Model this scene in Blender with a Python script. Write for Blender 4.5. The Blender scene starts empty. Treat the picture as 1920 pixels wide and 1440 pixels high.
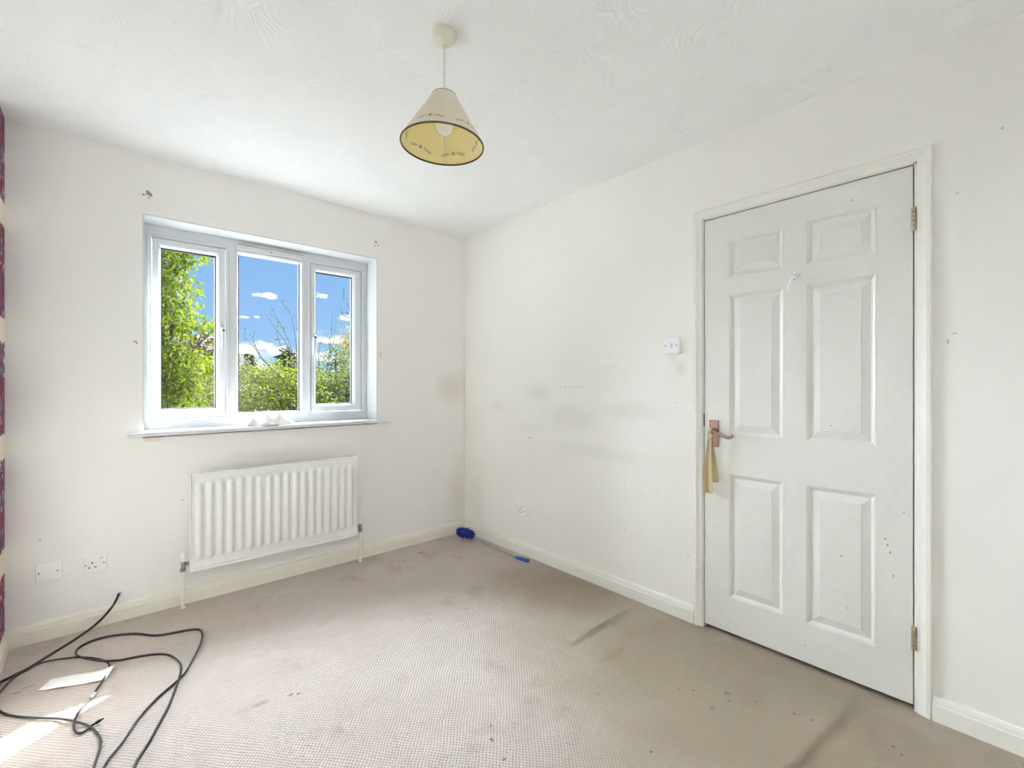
import bpy, math, random
import numpy as np
from mathutils import Vector, Matrix

rng = np.random.default_rng(7)
random.seed(7)
scene = bpy.context.scene
col = scene.collection

# ------------------------------------------------------------------ camera
FPX, CAM_H = 868.0, 1.197
YAW = math.atan2(773, 868)
cd = bpy.data.cameras.new('camera')
cd.sensor_width = 36.0
cd.lens = FPX / 1920 * 36.0
cd.clip_start = 0.02
cam = bpy.data.objects.new('camera', cd)
col.objects.link(cam)
cam.location = (0, 0, CAM_H)
cam.rotation_euler = (math.pi / 2, 0, -YAW)
scene.camera = cam

# ------------------------------------------------------------------ sky, sun, exposure
SKY_STRENGTH = 1.09
SUN_STRENGTH = 24.0
DAY_FILL_STRENGTH = 72.0
scene.view_settings.view_transform = 'Standard'
scene.view_settings.look = 'None'
scene.view_settings.gamma = 1.0
scene.view_settings.use_curve_mapping = False
scene.view_settings.exposure = 0.15
try:
    scene.cycles.max_bounces = 14
    scene.cycles.diffuse_bounces = 8
    scene.cycles.transparent_max_bounces = 24
    scene.cycles.use_denoising = True
    scene.cycles.use_adaptive_sampling = True
    scene.cycles.adaptive_threshold = 0.2
except Exception:
    pass

world = bpy.data.worlds.new('sky')
scene.world = world
world.use_nodes = True


def build_sky():
    nt = world.node_tree
    nt.nodes.clear()
    N, L = nt.nodes.new, nt.links.new

    def math_(op, a, b=None, clamp=False):
        n = N('ShaderNodeMath'); n.operation = op; n.use_clamp = clamp
        for i, v in enumerate((a, b)):
            if v is None: continue
            if isinstance(v, (int, float)): n.inputs[i].default_value = v
            else: L(v, n.inputs[i])
        return n.outputs[0]
    tc = N('ShaderNodeTexCoord')
    sep = N('ShaderNodeSeparateXYZ'); L(tc.outputs['Generated'], sep.inputs[0])
    X, Y, Z = sep.outputs
    ramp = N('ShaderNodeValToRGB')
    L(math_('MAXIMUM', Z, 0.0), ramp.inputs[0])
    e = ramp.color_ramp.elements
    e[0].position = 0.0; e[0].color = (0.42, 0.62, 0.88, 1)
    e[1].position = 0.9; e[1].color = (0.09, 0.24, 0.66, 1)
    m = e.new(0.10); m.color = (0.31, 0.53, 0.87, 1)
    m = e.new(0.32); m.color = (0.22, 0.42, 0.78, 1)
    # cumulus: flat sky coordinates on a plane facing out from the window wall
    inv = math_('DIVIDE', 1.0, math_('MAXIMUM', Y, 0.05))
    gx, gz = math_('MULTIPLY', X, inv), math_('MULTIPLY', Z, inv)
    comb = N('ShaderNodeCombineXYZ'); L(gx, comb.inputs[0]); L(gz, comb.inputs[1])
    nz = N('ShaderNodeTexNoise'); nz.inputs['Scale'].default_value = 62; nz.inputs['Detail'].default_value = 4
    L(comb.outputs[0], nz.inputs['Vector'])
    nzc = math_('MULTIPLY', math_('SUBTRACT', nz.outputs[0], 0.5), 3.4)
    total = None
    for (cx, cz, rx, rz) in CLOUDS:
        dx = math_('DIVIDE', math_('SUBTRACT', gx, cx), rx)
        dz0 = math_('SUBTRACT', gz, cz)
        dz = math_('DIVIDE', dz0, rz)
        flat = math_('MULTIPLY', math_('MAXIMUM', math_('MULTIPLY', dz, -1.0), 0.0), 1.2)
        d2 = math_('ADD', math_('ADD', math_('MULTIPLY', dx, dx), math_('MULTIPLY', dz, dz)), flat)
        v = math_('ADD', math_('SUBTRACT', 1.0, d2), nzc)
        v = math_('MULTIPLY', v, 1.5, True)
        total = v if total is None else math_('MAXIMUM', total, v)
    total = math_('MULTIPLY', total, math_('GREATER_THAN', Y, 0.06))
    # everywhere else: the same low broken cloud by noise on the direction
    mp = N('ShaderNodeMapping'); mp.inputs['Scale'].default_value = (5, 5, 13)
    L(tc.outputs['Generated'], mp.inputs[0])
    n2 = N('ShaderNodeTexNoise'); n2.inputs['Scale'].default_value = 1.6; n2.inputs['Detail'].default_value = 7
    L(mp.outputs[0], n2.inputs['Vector'])
    low = math_('SUBTRACT', 0.62, math_('MULTIPLY', math_('ABSOLUTE', math_('SUBTRACT', Z, 0.07)), 2.2))
    c2 = math_('MULTIPLY', math_('SUBTRACT', math_('ADD', n2.outputs[0], math_('SUBTRACT', low, 0.62)), 0.50), 6.0, True)
    total = math_('MAXIMUM', total, c2)
    mix = N('ShaderNodeMix'); mix.data_type = 'RGBA'
    L(total, mix.inputs[0]); L(ramp.outputs[0], mix.inputs[6])
    mix.inputs[7].default_value = (1.05, 1.07, 1.1, 1)
    bg = N('ShaderNodeBackground'); bg.inputs[1].default_value = SKY_STRENGTH
    L(mix.outputs[2], bg.inputs[0])
    out = N('ShaderNodeOutputWorld'); L(bg.outputs[0], out.inputs[0])


def cam_axes():
    f = np.array([math.sin(YAW), math.cos(YAW), 0.0])
    r = np.array([math.cos(YAW), -math.sin(YAW), 0.0])
    return f, r


def ray(px, py):
    f, r = cam_axes()
    return f + (px - 960) / FPX * r - (py - 720) / FPX * np.array([0, 0, 1.0])


CP = np.array([0, 0, CAM_H])
def on_y(px, py, Y): d = ray(px, py); return Vector(CP + d * (Y / d[1]))
def on_x(px, py, X): d = ray(px, py); return Vector(CP + d * (X / d[0]))
def on_z(px, py, Z=0.0): d = ray(px, py); return Vector(CP + d * ((Z - CAM_H) / d[2]))
def at_y(px, py, Y): return on_y(px, py, Y)


def cloud(px, py, wx, wy):
    d = ray(px, py); d1 = ray(px + wx, py); d2 = ray(px, py - wy)
    return (d[0] / d[1], d[2] / d[1], abs(d1[0] / d1[1] - d[0] / d[1]), abs(d2[2] / d2[1] - d[2] / d[1]))


CLOUDS = [cloud(503, 556, 26, 9), cloud(457, 595, 11, 4), cloud(482, 595, 8, 4),
          cloud(601, 556, 16, 8), cloud(648, 597, 15, 9),
          cloud(490, 650, 26, 12), cloud(530, 662, 30, 14), cloud(470, 690, 60, 16),
          cloud(625, 640, 34, 12), cloud(600, 672, 40, 16), cloud(380, 636, 22, 14), cloud(395, 662, 24, 16)]
build_sky()
world.cycles.sampling_method = 'NONE'      # the sky in view is lit by its own colour; rays find it directly

SUN_DIR = Vector((-1.04, -0.72, -1.0))
sd = bpy.data.lights.new('sun', 'SUN'); sd.energy = SUN_STRENGTH; sd.angle = math.radians(0.53); sd.color = (1, 0.97, 0.92)
sun = bpy.data.objects.new('sun', sd); col.objects.link(sun)
sun.rotation_euler = SUN_DIR.to_track_quat('-Z', 'Y').to_euler(); sun.location = (12, 12, 12)
# second wide sun lamp added to fill the room, standing in for skylight
dd = bpy.data.lights.new('daylight_fill', 'SUN'); dd.energy = DAY_FILL_STRENGTH; dd.angle = math.radians(95); dd.color = (0.85, 0.92, 1.02)
day_fill = bpy.data.objects.new('daylight_fill', dd); col.objects.link(day_fill)
day_fill.rotation_euler = Vector((-0.33, -1.0, -0.26)).to_track_quat('-Z', 'Y').to_euler(); day_fill.location = (1, 14, 10)

# ------------------------------------------------------------------ room sizes (metres)
WX, WY, LX, BY, CZ = 2.227, 3.076, -0.32, -0.41, 2.394
GROUND = -2.6


# ------------------------------------------------------------------ material helpers
def srgb(r, g, b):
    f = lambda c: (c / 255 / 12.92) if c <= 10 else ((c / 255 + 0.055) / 1.055) ** 2.4
    return (f(r), f(g), f(b), 1)


class Mat:
    def __init__(s, name, color=(0.8, 0.8, 0.8, 1), rough=0.5, metal=0.0, spec=0.5):
        s.m = bpy.data.materials.new(name); s.m.use_nodes = True
        s.nt = s.m.node_tree
        s.b = s.nt.nodes['Principled BSDF']
        s.b.inputs['Base Color'].default_value = color
        s.b.inputs['Roughness'].default_value = rough
        s.b.inputs['Metallic'].default_value = metal
        s.b.inputs['Specular IOR Level'].default_value = spec
        s.color = color
        s.cs = None
        s._obj = None
        s._nz = {}

    def N(s, t): return s.nt.nodes.new(t)
    def L(s, a, b): s.nt.links.new(a, b)

    def obj(s):
        if s._obj is None: s._obj = s.N('ShaderNodeTexCoord').outputs['Object']
        return s._obj

    def put(s, node_in, v):
        if isinstance(v, (int, float)): node_in.default_value = v
        elif isinstance(v, (tuple, list)): node_in.default_value = v
        else: s.L(v, node_in)

    def math(s, op, a, b=None, clamp=False):
        n = s.N('ShaderNodeMath'); n.operation = op; n.use_clamp = clamp
        s.put(n.inputs[0], a)
        if b is not None: s.put(n.inputs[1], b)
        return n.outputs[0]

    def noise(s, scale, detail=3, rough=0.5, vec=None, dist=0.0):
        n = s.N('ShaderNodeTexNoise'); n.inputs['Scale'].default_value = scale
        n.inputs['Detail'].default_value = detail; n.inputs['Roughness'].default_value = rough
        n.inputs['Distortion'].default_value = dist
        s.L(vec if vec is not None else s.obj(), n.inputs['Vector'])
        return n.outputs[0]

    def smooth(s, v, lo, hi, a=0.0, b=1.0):
        n = s.N('ShaderNodeMapRange'); n.interpolation_type = 'SMOOTHSTEP'
        s.L(v, n.inputs[0])
        for i, q in enumerate((lo, hi, a, b)): n.inputs[i + 1].default_value = q
        return n.outputs[0]

    def blob(s, c, rad, soft=1.0, rag=0.0, ragscale=30):
        """mask around a place on the surface: 1 inside, 0 outside"""
        m = s.N('ShaderNodeMapping'); m.vector_type = 'POINT'
        inv = tuple(1 / q for q in rad)
        m.inputs['Scale'].default_value = inv
        m.inputs['Location'].default_value = tuple(-a * b for a, b in zip(c, inv))
        s.L(s.obj(), m.inputs[0])
        ln = s.N('ShaderNodeVectorMath'); ln.operation = 'LENGTH'; s.L(m.outputs[0], ln.inputs[0])
        d = ln.outputs['Value']
        if rag:
            if ragscale not in s._nz: s._nz[ragscale] = s.math('SUBTRACT', s.noise(ragscale, 3), 0.5)
            d = s.math('ADD', d, s.math('MULTIPLY', s._nz[ragscale], rag))
        return s.smooth(d, max(0.0, 1 - soft), 1.0, 1.0, 0.0)

    def base(s, v):
        s.cs = v; s.put(s.b.inputs['Base Color'], v)

    def mix(s, fac, c2, c1=None):
        n = s.N('ShaderNodeMix'); n.data_type = 'RGBA'
        s.put(n.inputs[0], fac)
        a = c1 if c1 is not None else (s.cs if s.cs is not None else s.color)
        s.put(n.inputs[6], a); s.put(n.inputs[7], c2)
        s.base(n.outputs[2])
        return s

    def bump(s, h, strength=0.3, dist=0.002):
        n = s.N('ShaderNodeBump'); n.inputs['Strength'].default_value = strength; n.inputs['Distance'].default_value = dist
        s.L(h, n.inputs['Height']); s.L(n.outputs[0], s.b.inputs['Normal'])
        return s


def simple(name, color, rough=0.5, metal=0.0, spec=0.5, bump=None):
    m = Mat(name, color, rough, metal, spec)
    v = m.noise(40, 1)
    m.mix(m.math('MULTIPLY', m.smooth(v, 0.45, 0.75), 0.12), tuple(c * 0.8 for c in color[:3]) + (1,))
    if bump: m.bump(m.noise(bump[0], 3), bump[1], bump[2])
    return m.m


# ------------------------------------------------------------------ mesh helpers
class MB:
    def __init__(s): s.v = []; s.f = []
    def add(s, vs, fs):
        o = len(s.v); s.v += [tuple(p) for p in vs]; s.f += [tuple(i + o for i in f) for f in fs]; return s

    def box(s, a, b):
        x0, y0, z0 = (min(p, q) for p, q in zip(a, b)); x1, y1, z1 = (max(p, q) for p, q in zip(a, b))
        return s.add([(x0, y0, z0), (x1, y0, z0), (x1, y1, z0), (x0, y1, z0), (x0, y0, z1), (x1, y0, z1), (x1, y1, z1), (x0, y1, z1)],
                     [(0, 3, 2, 1), (4, 5, 6, 7), (0, 1, 5, 4), (1, 2, 6, 5), (2, 3, 7, 6), (3, 0, 4, 7)])

    def grid(s, P, closed_u=False, closed_v=False):
        nu, nv = len(P), len(P[0])
        fs = []
        for i in range(nu if closed_u else nu - 1):
            for j in range(nv if closed_v else nv - 1):
                i2, j2 = (i + 1) % nu, (j + 1) % nv
                fs.append((i * nv + j, i2 * nv + j, i2 * nv + j2, i * nv + j2))
        return s.add([p for row in P for p in row], fs)

    def tube(s, path, rad, n=10, caps=True, prof=None):
        """sweep a circle (or profile of 2-D points) along a polyline"""
        path = [Vector(p) for p in path]
        m = len(path)
        rads = rad if isinstance(rad, (list, tuple)) else [rad] * m
        rings = []
        up = Vector((0, 0, 1))
        t0 = (path[1] - path[0]).normalized()
        nrm = t0.cross(up)
        if nrm.length < 1e-3: nrm = t0.cross(Vector((1, 0, 0)))
        nrm.normalize()
        for i in range(m):
            t = (path[min(i + 1, m - 1)] - path[max(i - 1, 0)]).normalized()
            nrm = (nrm - t * nrm.dot(t))
            if nrm.length < 1e-6: nrm = t.orthogonal()
            nrm.normalize()
            bn = t.cross(nrm)
            pr = prof if prof else [(math.cos(2 * math.pi * k / n), math.sin(2 * math.pi * k / n)) for k in range(n)]
            rings.append([path[i] + nrm * (a * rads[i]) + bn * (b * rads[i]) for a, b in pr])
        k = len(rings[0]); o = len(s.v)
        s.grid(rings, closed_v=True)
        if caps:
            s.f.append(tuple(o + q for q in range(k)))
            s.f.append(tuple(o + (m - 1) * k + q for q in reversed(range(k))))
        return s

    def lathe(s, prof, n=48, c=(0, 0, 0), caps=True):
        rings = [[(c[0] + r * math.cos(2 * math.pi * k / n), c[1] + r * math.sin(2 * math.pi * k / n), c[2] + z) for k in range(n)] for r, z in prof]
        o = len(s.v)
        s.grid(rings, closed_v=True)
        if caps:
            if prof[0][0] > 1e-5: s.f.append(tuple(o + q for q in range(n)))
            if prof[-1][0] > 1e-5: s.f.append(tuple(o + (len(prof) - 1) * n + q for q in reversed(range(n))))
        return s

    def rings(s, rect, seq, fmap, cap=True):
        """nested rectangles: rect (u0,v0,u1,v1), seq of (inset, depth); fmap(u,v,d) -> point"""
        R = []
        for ins, d in seq:
            iu, iv = ins if isinstance(ins, tuple) else (ins, ins)
            u0, v0, u1, v1 = rect[0] + iu, rect[1] + iv, rect[2] - iu, rect[3] - iv
            R.append([fmap(u0, v0, d), fmap(u1, v0, d), fmap(u1, v1, d), fmap(u0, v1, d)])
        o = len(s.v)
        s.grid(R, closed_v=True)
        if cap: s.f.append(tuple(o + (len(R) - 1) * 4 + q for q in range(4)))
        return s

    def plate(s, us, vs, holes, d0, d1, fmap):
        """slab on a grid of lines with rectangular cells left open"""
        nu, nv = len(us), len(vs)
        solid = lambda i, j: 0 <= i < nu - 1 and 0 <= j < nv - 1 and (i, j) not in holes
        o = len(s.v)
        for d in (d0, d1):
            for i in range(nu):
                for j in range(nv): s.v.append(tuple(fmap(us[i], vs[j], d)))
        ix = lambda i, j, k: o + k * nu * nv + i * nv + j
        for i in range(nu - 1):
            for j in range(nv - 1):
                if not solid(i, j): continue
                s.f.append((ix(i, j, 0), ix(i, j + 1, 0), ix(i + 1, j + 1, 0), ix(i + 1, j, 0)))
                s.f.append((ix(i, j, 1), ix(i + 1, j, 1), ix(i + 1, j + 1, 1), ix(i, j + 1, 1)))
                for di, dj, a, b in ((-1, 0, (i, j), (i, j + 1)), (1, 0, (i + 1, j + 1), (i + 1, j)), (0, -1, (i + 1, j), (i, j)), (0, 1, (i, j + 1), (i + 1, j + 1))):
                    if not solid(i + di, j + dj):
                        s.f.append((ix(*a, 0), ix(*a, 1), ix(*b, 1), ix(*b, 0)))
        return s

    def build(s, name, mat, parent=None, smooth=False, bevel=0.0, seg=2, angle=40, shade_angle=None):
        me = bpy.data.meshes.new(name)
        me.from_pydata([tuple(p) for p in s.v], [], s.f)
        me.validate(); me.update()
        import bmesh
        bm = bmesh.new(); bm.from_mesh(me)
        bmesh.ops.remove_doubles(bm, verts=bm.verts, dist=1e-6)
        bmesh.ops.recalc_face_normals(bm, faces=bm.faces)
        bm.to_mesh(me); bm.free()
        me.materials.append(mat)
        o = bpy.data.objects.new(name, me)
        col.objects.link(o)
        if parent: o.parent = parent
        if smooth:
            me.polygons.foreach_set('use_smooth', [True] * len(me.polygons))
            me.update()
            try: me.set_sharp_from_angle(angle=math.radians(shade_angle or angle))
            except Exception: pass
        if bevel:
            b = o.modifiers.new('bevel', 'BEVEL'); b.width = bevel; b.segments = seg; b.limit_method = 'ANGLE'; b.angle_limit = math.radians(angle)
            b.harden_normals = False
        return o


def thing(name, label, cat, loc=(0, 0, 0), group=None):
    o = bpy.data.objects.new(name, None); col.objects.link(o); o.location = loc
    o.empty_display_size = 0.05
    return tag(o, label, cat, group)


def tag(o, label, cat, group=None):
    o['label'] = label; o['category'] = cat
    if group: o['group'] = group
    return o


def struct(o, label=None, cat=None):
    o['kind'] = 'structure'
    if label: o['label'] = label
    if cat: o['category'] = cat
    return o


def smoothpath(pts, n=8):
    """Catmull-Rom through points"""
    P = [Vector(p) for p in pts]
    P = [P[0] * 2 - P[1]] + P + [P[-1] * 2 - P[-2]]
    out = []
    for i in range(1, len(P) - 2):
        a, b, c, d = P[i - 1:i + 3]
        for k in range(n):
            t = k / n
            out.append(0.5 * ((2 * b) + (c - a) * t + (2 * a - 5 * b + 4 * c - d) * t * t + (3 * b - a - 3 * c + d) * t ** 3))
    out.append(P[-2])
    return out


# ------------------------------------------------------------------ materials
def make_wall_far():
    m = Mat('wall_paint_far', srgb(251, 248, 245), 0.85, spec=0.25)
    v = m.noise(1.3, 4)
    m.mix(m.math('MULTIPLY', m.smooth(v, 0.4, 0.8), 0.5), srgb(248, 244, 240))
    # damp stain near the corner, darker tone down the corner and over the radiator, bare plaster under the sill
    m.mix(m.math('MULTIPLY', m.blob((2.10, WY, 1.17), (0.22, 1, 0.20), 0.9, 0.5, 9), 0.40), srgb(219, 205, 180))
    m.mix(m.math('MULTIPLY', m.blob((2.15, WY, 0.30), (0.16, 1, 0.42), 1.0, 0.5, 9), 0.28), srgb(212, 198, 172))
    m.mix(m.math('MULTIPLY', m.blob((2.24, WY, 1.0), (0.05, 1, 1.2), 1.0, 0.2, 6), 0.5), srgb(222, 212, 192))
    m.mix(m.math('MULTIPLY', m.blob((0.21, WY, 0.905), (0.06, 1, 0.015), 0.6, 0.8, 60), 0.5), srgb(222, 203, 184))
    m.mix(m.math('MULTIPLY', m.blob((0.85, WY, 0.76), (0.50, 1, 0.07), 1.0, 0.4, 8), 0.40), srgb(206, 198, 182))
    return m.m


def make_wall_right():
    m = Mat('wall_paint_right', srgb(249, 246, 240), 0.8, spec=0.3)
    v = m.noise(1.1, 4)
    m.mix(m.math('MULTIPLY', m.smooth(v, 0.4, 0.8), 0.5), srgb(246, 242, 234))
    S = [(1010, 735, .20, .10, (214, 210, 196), .55), (935, 762, .10, .06, (220, 215, 200), .5), (1070, 780, .45, .13, (216, 212, 198), .5), (1180, 770, .30, .08, (214, 210, 198), .45),
         (1130, 850, .60, .07, (220, 216, 205), .4), (1275, 690, .05, .06, (205, 203, 186), .6), (1262, 672, .045, .03, (214, 206, 188), .5), (893, 930, .16, .42, (214, 200, 184), .5), (985, 800, .4, .05, (220, 216, 204), .3)]
    for px, py, ry, rz, c, a in S:
        p = on_x(px, py, WX)
        m.mix(m.math('MULTIPLY', m.blob((WX, p.y, p.z), (1, ry, rz), 1.0, 0.7, 6), a * 0.5), srgb(*c))
    # chipped, repainted streak with a lighter tone
    p = on_x(1137, 678, WX)
    m.mix(m.math('MULTIPLY', m.blob((WX, p.y, p.z), (1, .10, .012), 0.6, 1.2, 40), 0.7), srgb(250, 249, 244))
    return m.m


def make_wallpaper():
    m = Mat('maroon_bounce_wallpaper', srgb(244, 242, 239), 0.7, spec=0.2)  # narrow maroon stripe; the unseen rest made pale to bounce more light
    sep = m.N('ShaderNodeSeparateXYZ'); m.L(m.obj(), sep.inputs[0])
    Y, Z = sep.outputs[1], sep.outputs[2]
    d = m.math('SUBTRACT', WY, Y)
    ph = m.math('MODULO', d, 1.75)
    stripe = m.math('LESS_THAN', ph, 0.17)
    v = m.noise(9, 2)
    m.mix(m.math('MULTIPLY', stripe, 1.0), srgb(122, 56, 70))
    m.mix(m.math('MULTIPLY', stripe, m.smooth(m.noise(14, 2), 0.45, 0.62)), srgb(112, 66, 104))
    m.mix(m.math('MULTIPLY', stripe, m.smooth(m.noise(23, 2), 0.56, 0.62)), srgb(112, 112, 128))
    m.mix(m.math('MULTIPLY', stripe, m.smooth(m.noise(30, 1), 0.64, 0.67)), srgb(206, 210, 220))
    # cream flower every half metre down the stripe
    zz = m.math('ABSOLUTE', m.math('SUBTRACT', m.math('MODULO', m.math('ADD', Z, 0.36), 0.515), 0.25))
    fl = m.math('LESS_THAN', m.math('ADD', zz, m.math('MULTIPLY', m.math('SUBTRACT', m.noise(40, 2), 0.5), 0.05)), 0.055)
    m.mix(m.math('MULTIPLY', stripe, fl), srgb(236, 226, 208))
    return m.m


def make_ceiling():
    m = Mat('artex_ceiling', srgb(252, 252, 252), 0.85, spec=0.2)
    n = m.N('ShaderNodeTexNoise'); n.inputs['Scale'].default_value = 2.6; n.inputs['Detail'].default_value = 0
    m.L(m.obj(), n.inputs['Vector'])
    vm = m.N('ShaderNodeVectorMath'); vm.operation = 'MULTIPLY_ADD'
    m.L(n.outputs['Color'], vm.inputs[0]); vm.inputs[1].default_value = (0.30, 0.30, 0.0); m.L(m.obj(), vm.inputs[2])
    vo = m.N('ShaderNodeTexVoronoi'); vo.inputs['Scale'].default_value = 4.2; m.L(vm.outputs[0], vo.inputs['Vector'])
    dist = vo.outputs['Distance']
    ring = m.math('SINE', m.math('MULTIPLY', dist, 95.0))
    fade = m.smooth(m.noise(5.0, 1), 0.42, 0.66)
    h = m.math('MULTIPLY', m.math('MULTIPLY', ring, fade), m.smooth(dist, 0.03, 0.2))
    h = m.math('ADD', h, m.math('MULTIPLY', m.noise(30, 2, 0.65, dist=1.2), 1.2))
    m.bump(h, 0.19, 0.004)
    # fine cracks and dusty ridge tops
    c = m.math('MULTIPLY', m.smooth(m.noise(60, 1, 0.7, dist=2.0), 0.66, 0.72), m.smooth(m.noise(3.0, 1), 0.48, 0.6))
    m.mix(m.math('MULTIPLY', c, 0.35), srgb(196, 188, 182))
    p = on_z(836, 60, CZ)
    m.mix(m.math('MULTIPLY', m.blob((p.x + 0.03, p.y, CZ), (0.085, 0.075, 1), 0.8, 0.4, 20), 0.45), srgb(206, 194, 180))
    return m.m


def make_carpet():
    m = Mat('loop_pile_carpet', (0.5, 0.42, 0.34, 1), 0.95, spec=0.1)
    wob = m.N('ShaderNodeTexNoise'); wob.inputs['Scale'].default_value = 9.0; wob.inputs['Detail'].default_value = 0; m.L(m.obj(), wob.inputs['Vector'])
    vm = m.N('ShaderNodeVectorMath'); vm.operation = 'MULTIPLY_ADD'
    m.L(wob.outputs['Color'], vm.inputs[0]); vm.inputs[1].default_value = (0.016, 0.016, 0); m.L(m.obj(), vm.inputs[2])
    sp_ = m.N('ShaderNodeSeparateXYZ'); m.L(vm.outputs[0], sp_.inputs[0])
    cx = m.math('COSINE', m.math('MULTIPLY', sp_.outputs[0], 2 * math.pi / 0.0140))
    cy = m.math('COSINE', m.math('MULTIPLY', sp_.outputs[1], 2 * math.pi / 0.0160))
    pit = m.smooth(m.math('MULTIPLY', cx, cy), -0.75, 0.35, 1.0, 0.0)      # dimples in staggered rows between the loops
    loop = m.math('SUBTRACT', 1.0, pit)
    # trodden-flat, browner traffic area between the door and the middle of the room
    p = on_z(1400, 1310)
    traffic = m.math('MAXIMUM', m.blob((p.x, p.y, 0), (1.0, 1.45, 1), 0.7, 0.5, 3), m.blob((2.0, 1.75, 0), (0.55, 0.9, 1), 0.8, 0.5, 4))
    m.mix(m.smooth(m.noise(2.0, 2), 0.35, 0.7), srgb(216, 203, 191), srgb(222, 209, 200))
    m.mix(m.math('MULTIPLY', traffic, 0.85), srgb(158, 144, 122))
    m.mix(m.math('MULTIPLY', m.smooth(m.noise(4.5, 3, 0.6), 0.55, 0.75), 0.35), srgb(158, 143, 124))
    # grey-blue ink spots and tread marks
    for (px, py, rx, ry, c, a) in [(487, 1320, 0.05, 0.02, (160, 144, 128), 0.5), (850, 1043, 0.03, 0.01, (128, 116, 102), 0.6), (790, 1036, 0.05, 0.03, (160, 144, 124), 0.6), (1010, 1280, 0.06, 0.05, (190, 172, 146), 0.5), (1180, 1190, 0.05, 0.03, (164, 144, 116), 0.5), (1150, 1230, 0.12, 0.03, (158, 140, 114), 0.45), (53, 1288, 0.03, 0.012, (170, 150, 132), 0.5)]:
        q = on_z(px, py)
        m.mix(m.math('MULTIPLY', m.blob((q.x, q.y, 0), (rx, ry, 1), 0.7, 0.7, 20), a), srgb(*c))
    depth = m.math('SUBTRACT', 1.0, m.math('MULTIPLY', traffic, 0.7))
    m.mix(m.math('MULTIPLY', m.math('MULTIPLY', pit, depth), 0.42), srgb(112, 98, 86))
    fib = m.noise(420, 1)
    m.mix(m.math('MULTIPLY', m.smooth(fib, 0.4, 0.7), 0.18), srgb(130, 116, 100))
    h = m.math('ADD', m.math('MULTIPLY', loop, depth), m.math('MULTIPLY', fib, 0.5))
    m.bump(h, 0.7, 0.005)
    return m.m


M = {}
M['wall_far'] = make_wall_far()
M['wall_right'] = make_wall_right()
M['wallpaper'] = make_wallpaper()
M['wall_plain'] = simple('wall_paint_plain', srgb(248, 247, 244), 0.85, spec=0.25)
M['ceiling'] = make_ceiling()
M['carpet'] = make_carpet()
M['gloss_cream'] = simple('cream_gloss_paint', srgb(244, 239, 226), 0.28)
M['gloss_ivory'] = simple('ivory_gloss_paint', srgb(246, 243, 235), 0.25)
M['gloss_white'] = simple('off_white_gloss_paint', srgb(235, 232, 226), 0.22)
M['upvc'] = simple('white_upvc', srgb(220, 222, 225), 0.22)
M['handle_grey'] = simple('satin_grey_handle', srgb(196, 198, 204), 0.3, 0.2)
M['sill_white'] = simple('white_sill_paint', srgb(230, 231, 232), 0.2)
M['reveal'] = M['sill_white']
M['rad'] = simple('radiator_enamel', srgb(250, 249, 247), 0.12)
M['plastic'] = simple('white_plastic', srgb(254, 254, 255), 0.1, spec=0.3)
M['plastic_aged'] = simple('aged_white_plastic', srgb(236, 230, 214), 0.3)
M['dark'] = simple('dark_slot', srgb(48, 46, 46), 0.6)
M['gasket'] = simple('black_rubber_gasket', srgb(38, 42, 48), 0.5)
M['chrome'] = simple('dull_chrome', srgb(168, 168, 170), 0.25, 1.0)
M['screw'] = simple('steel_screw', srgb(120, 120, 124), 0.35, 0.9)
M['brass'] = simple('tarnished_brass', srgb(150, 118, 84), 0.35, 0.9)
M['copper'] = simple('antique_rose_brass', srgb(176, 144, 130), 0.4, 0.7, bump=(160, 0.4, 0.002))
M['steel'] = simple('aged_steel_hinge', srgb(186, 174, 148), 0.35, 0.6)
M['ribbon'] = simple('faded_gold_cloth', srgb(204, 186, 144), 0.85, bump=(220, 0.3, 0.001))
M['cable'] = simple('black_cable_sheath', srgb(44, 42, 44), 0.38)
M['paper'] = simple('white_paper', srgb(246, 245, 243), 0.8)
M['cloth'] = simple('white_cotton', srgb(246, 246, 246), 0.9, bump=(300, 0.2, 0.001))
M['blue_chenille'] = simple('dark_blue_chenille', srgb(34, 56, 150), 0.8)
M['blue_plastic'] = simple('blue_plastic', srgb(42, 88, 186), 0.3)
M['label_white'] = simple('white_tag', srgb(240, 240, 238), 0.6)


def glass_mat():
    m = bpy.data.materials.new('window_glass'); m.use_nodes = True
    nt = m.node_tree; nt.nodes.clear()
    tr = nt.nodes.new('ShaderNodeBsdfTransparent'); tr.inputs[0].default_value = (0.93, 0.96, 0.96, 1)
    gl = nt.nodes.new('ShaderNodeBsdfGlossy'); gl.inputs['Roughness'].default_value = 0.02
    lw = nt.nodes.new('ShaderNodeLayerWeight'); lw.inputs['Blend'].default_value = 0.5
    pw = nt.nodes.new('ShaderNodeMath'); pw.operation = 'POWER'; nt.links.new(lw.outputs['Facing'], pw.inputs[0]); pw.inputs[1].default_value = 5.0
    fr = nt.nodes.new('ShaderNodeMath'); fr.operation = 'MULTIPLY_ADD'; nt.links.new(pw.outputs[0], fr.inputs[0]); fr.inputs[1].default_value = 0.6; fr.inputs[2].default_value = 0.02
    mx = nt.nodes.new('ShaderNodeMixShader'); out = nt.nodes.new('ShaderNodeOutputMaterial')
    nt.links.new(fr.outputs[0], mx.inputs[0]); nt.links.new(tr.outputs[0], mx.inputs[1]); nt.links.new(gl.outputs[0], mx.inputs[2])
    nt.links.new(mx.outputs[0], out.inputs[0])
    return m


M['glass'] = glass_mat()


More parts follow.
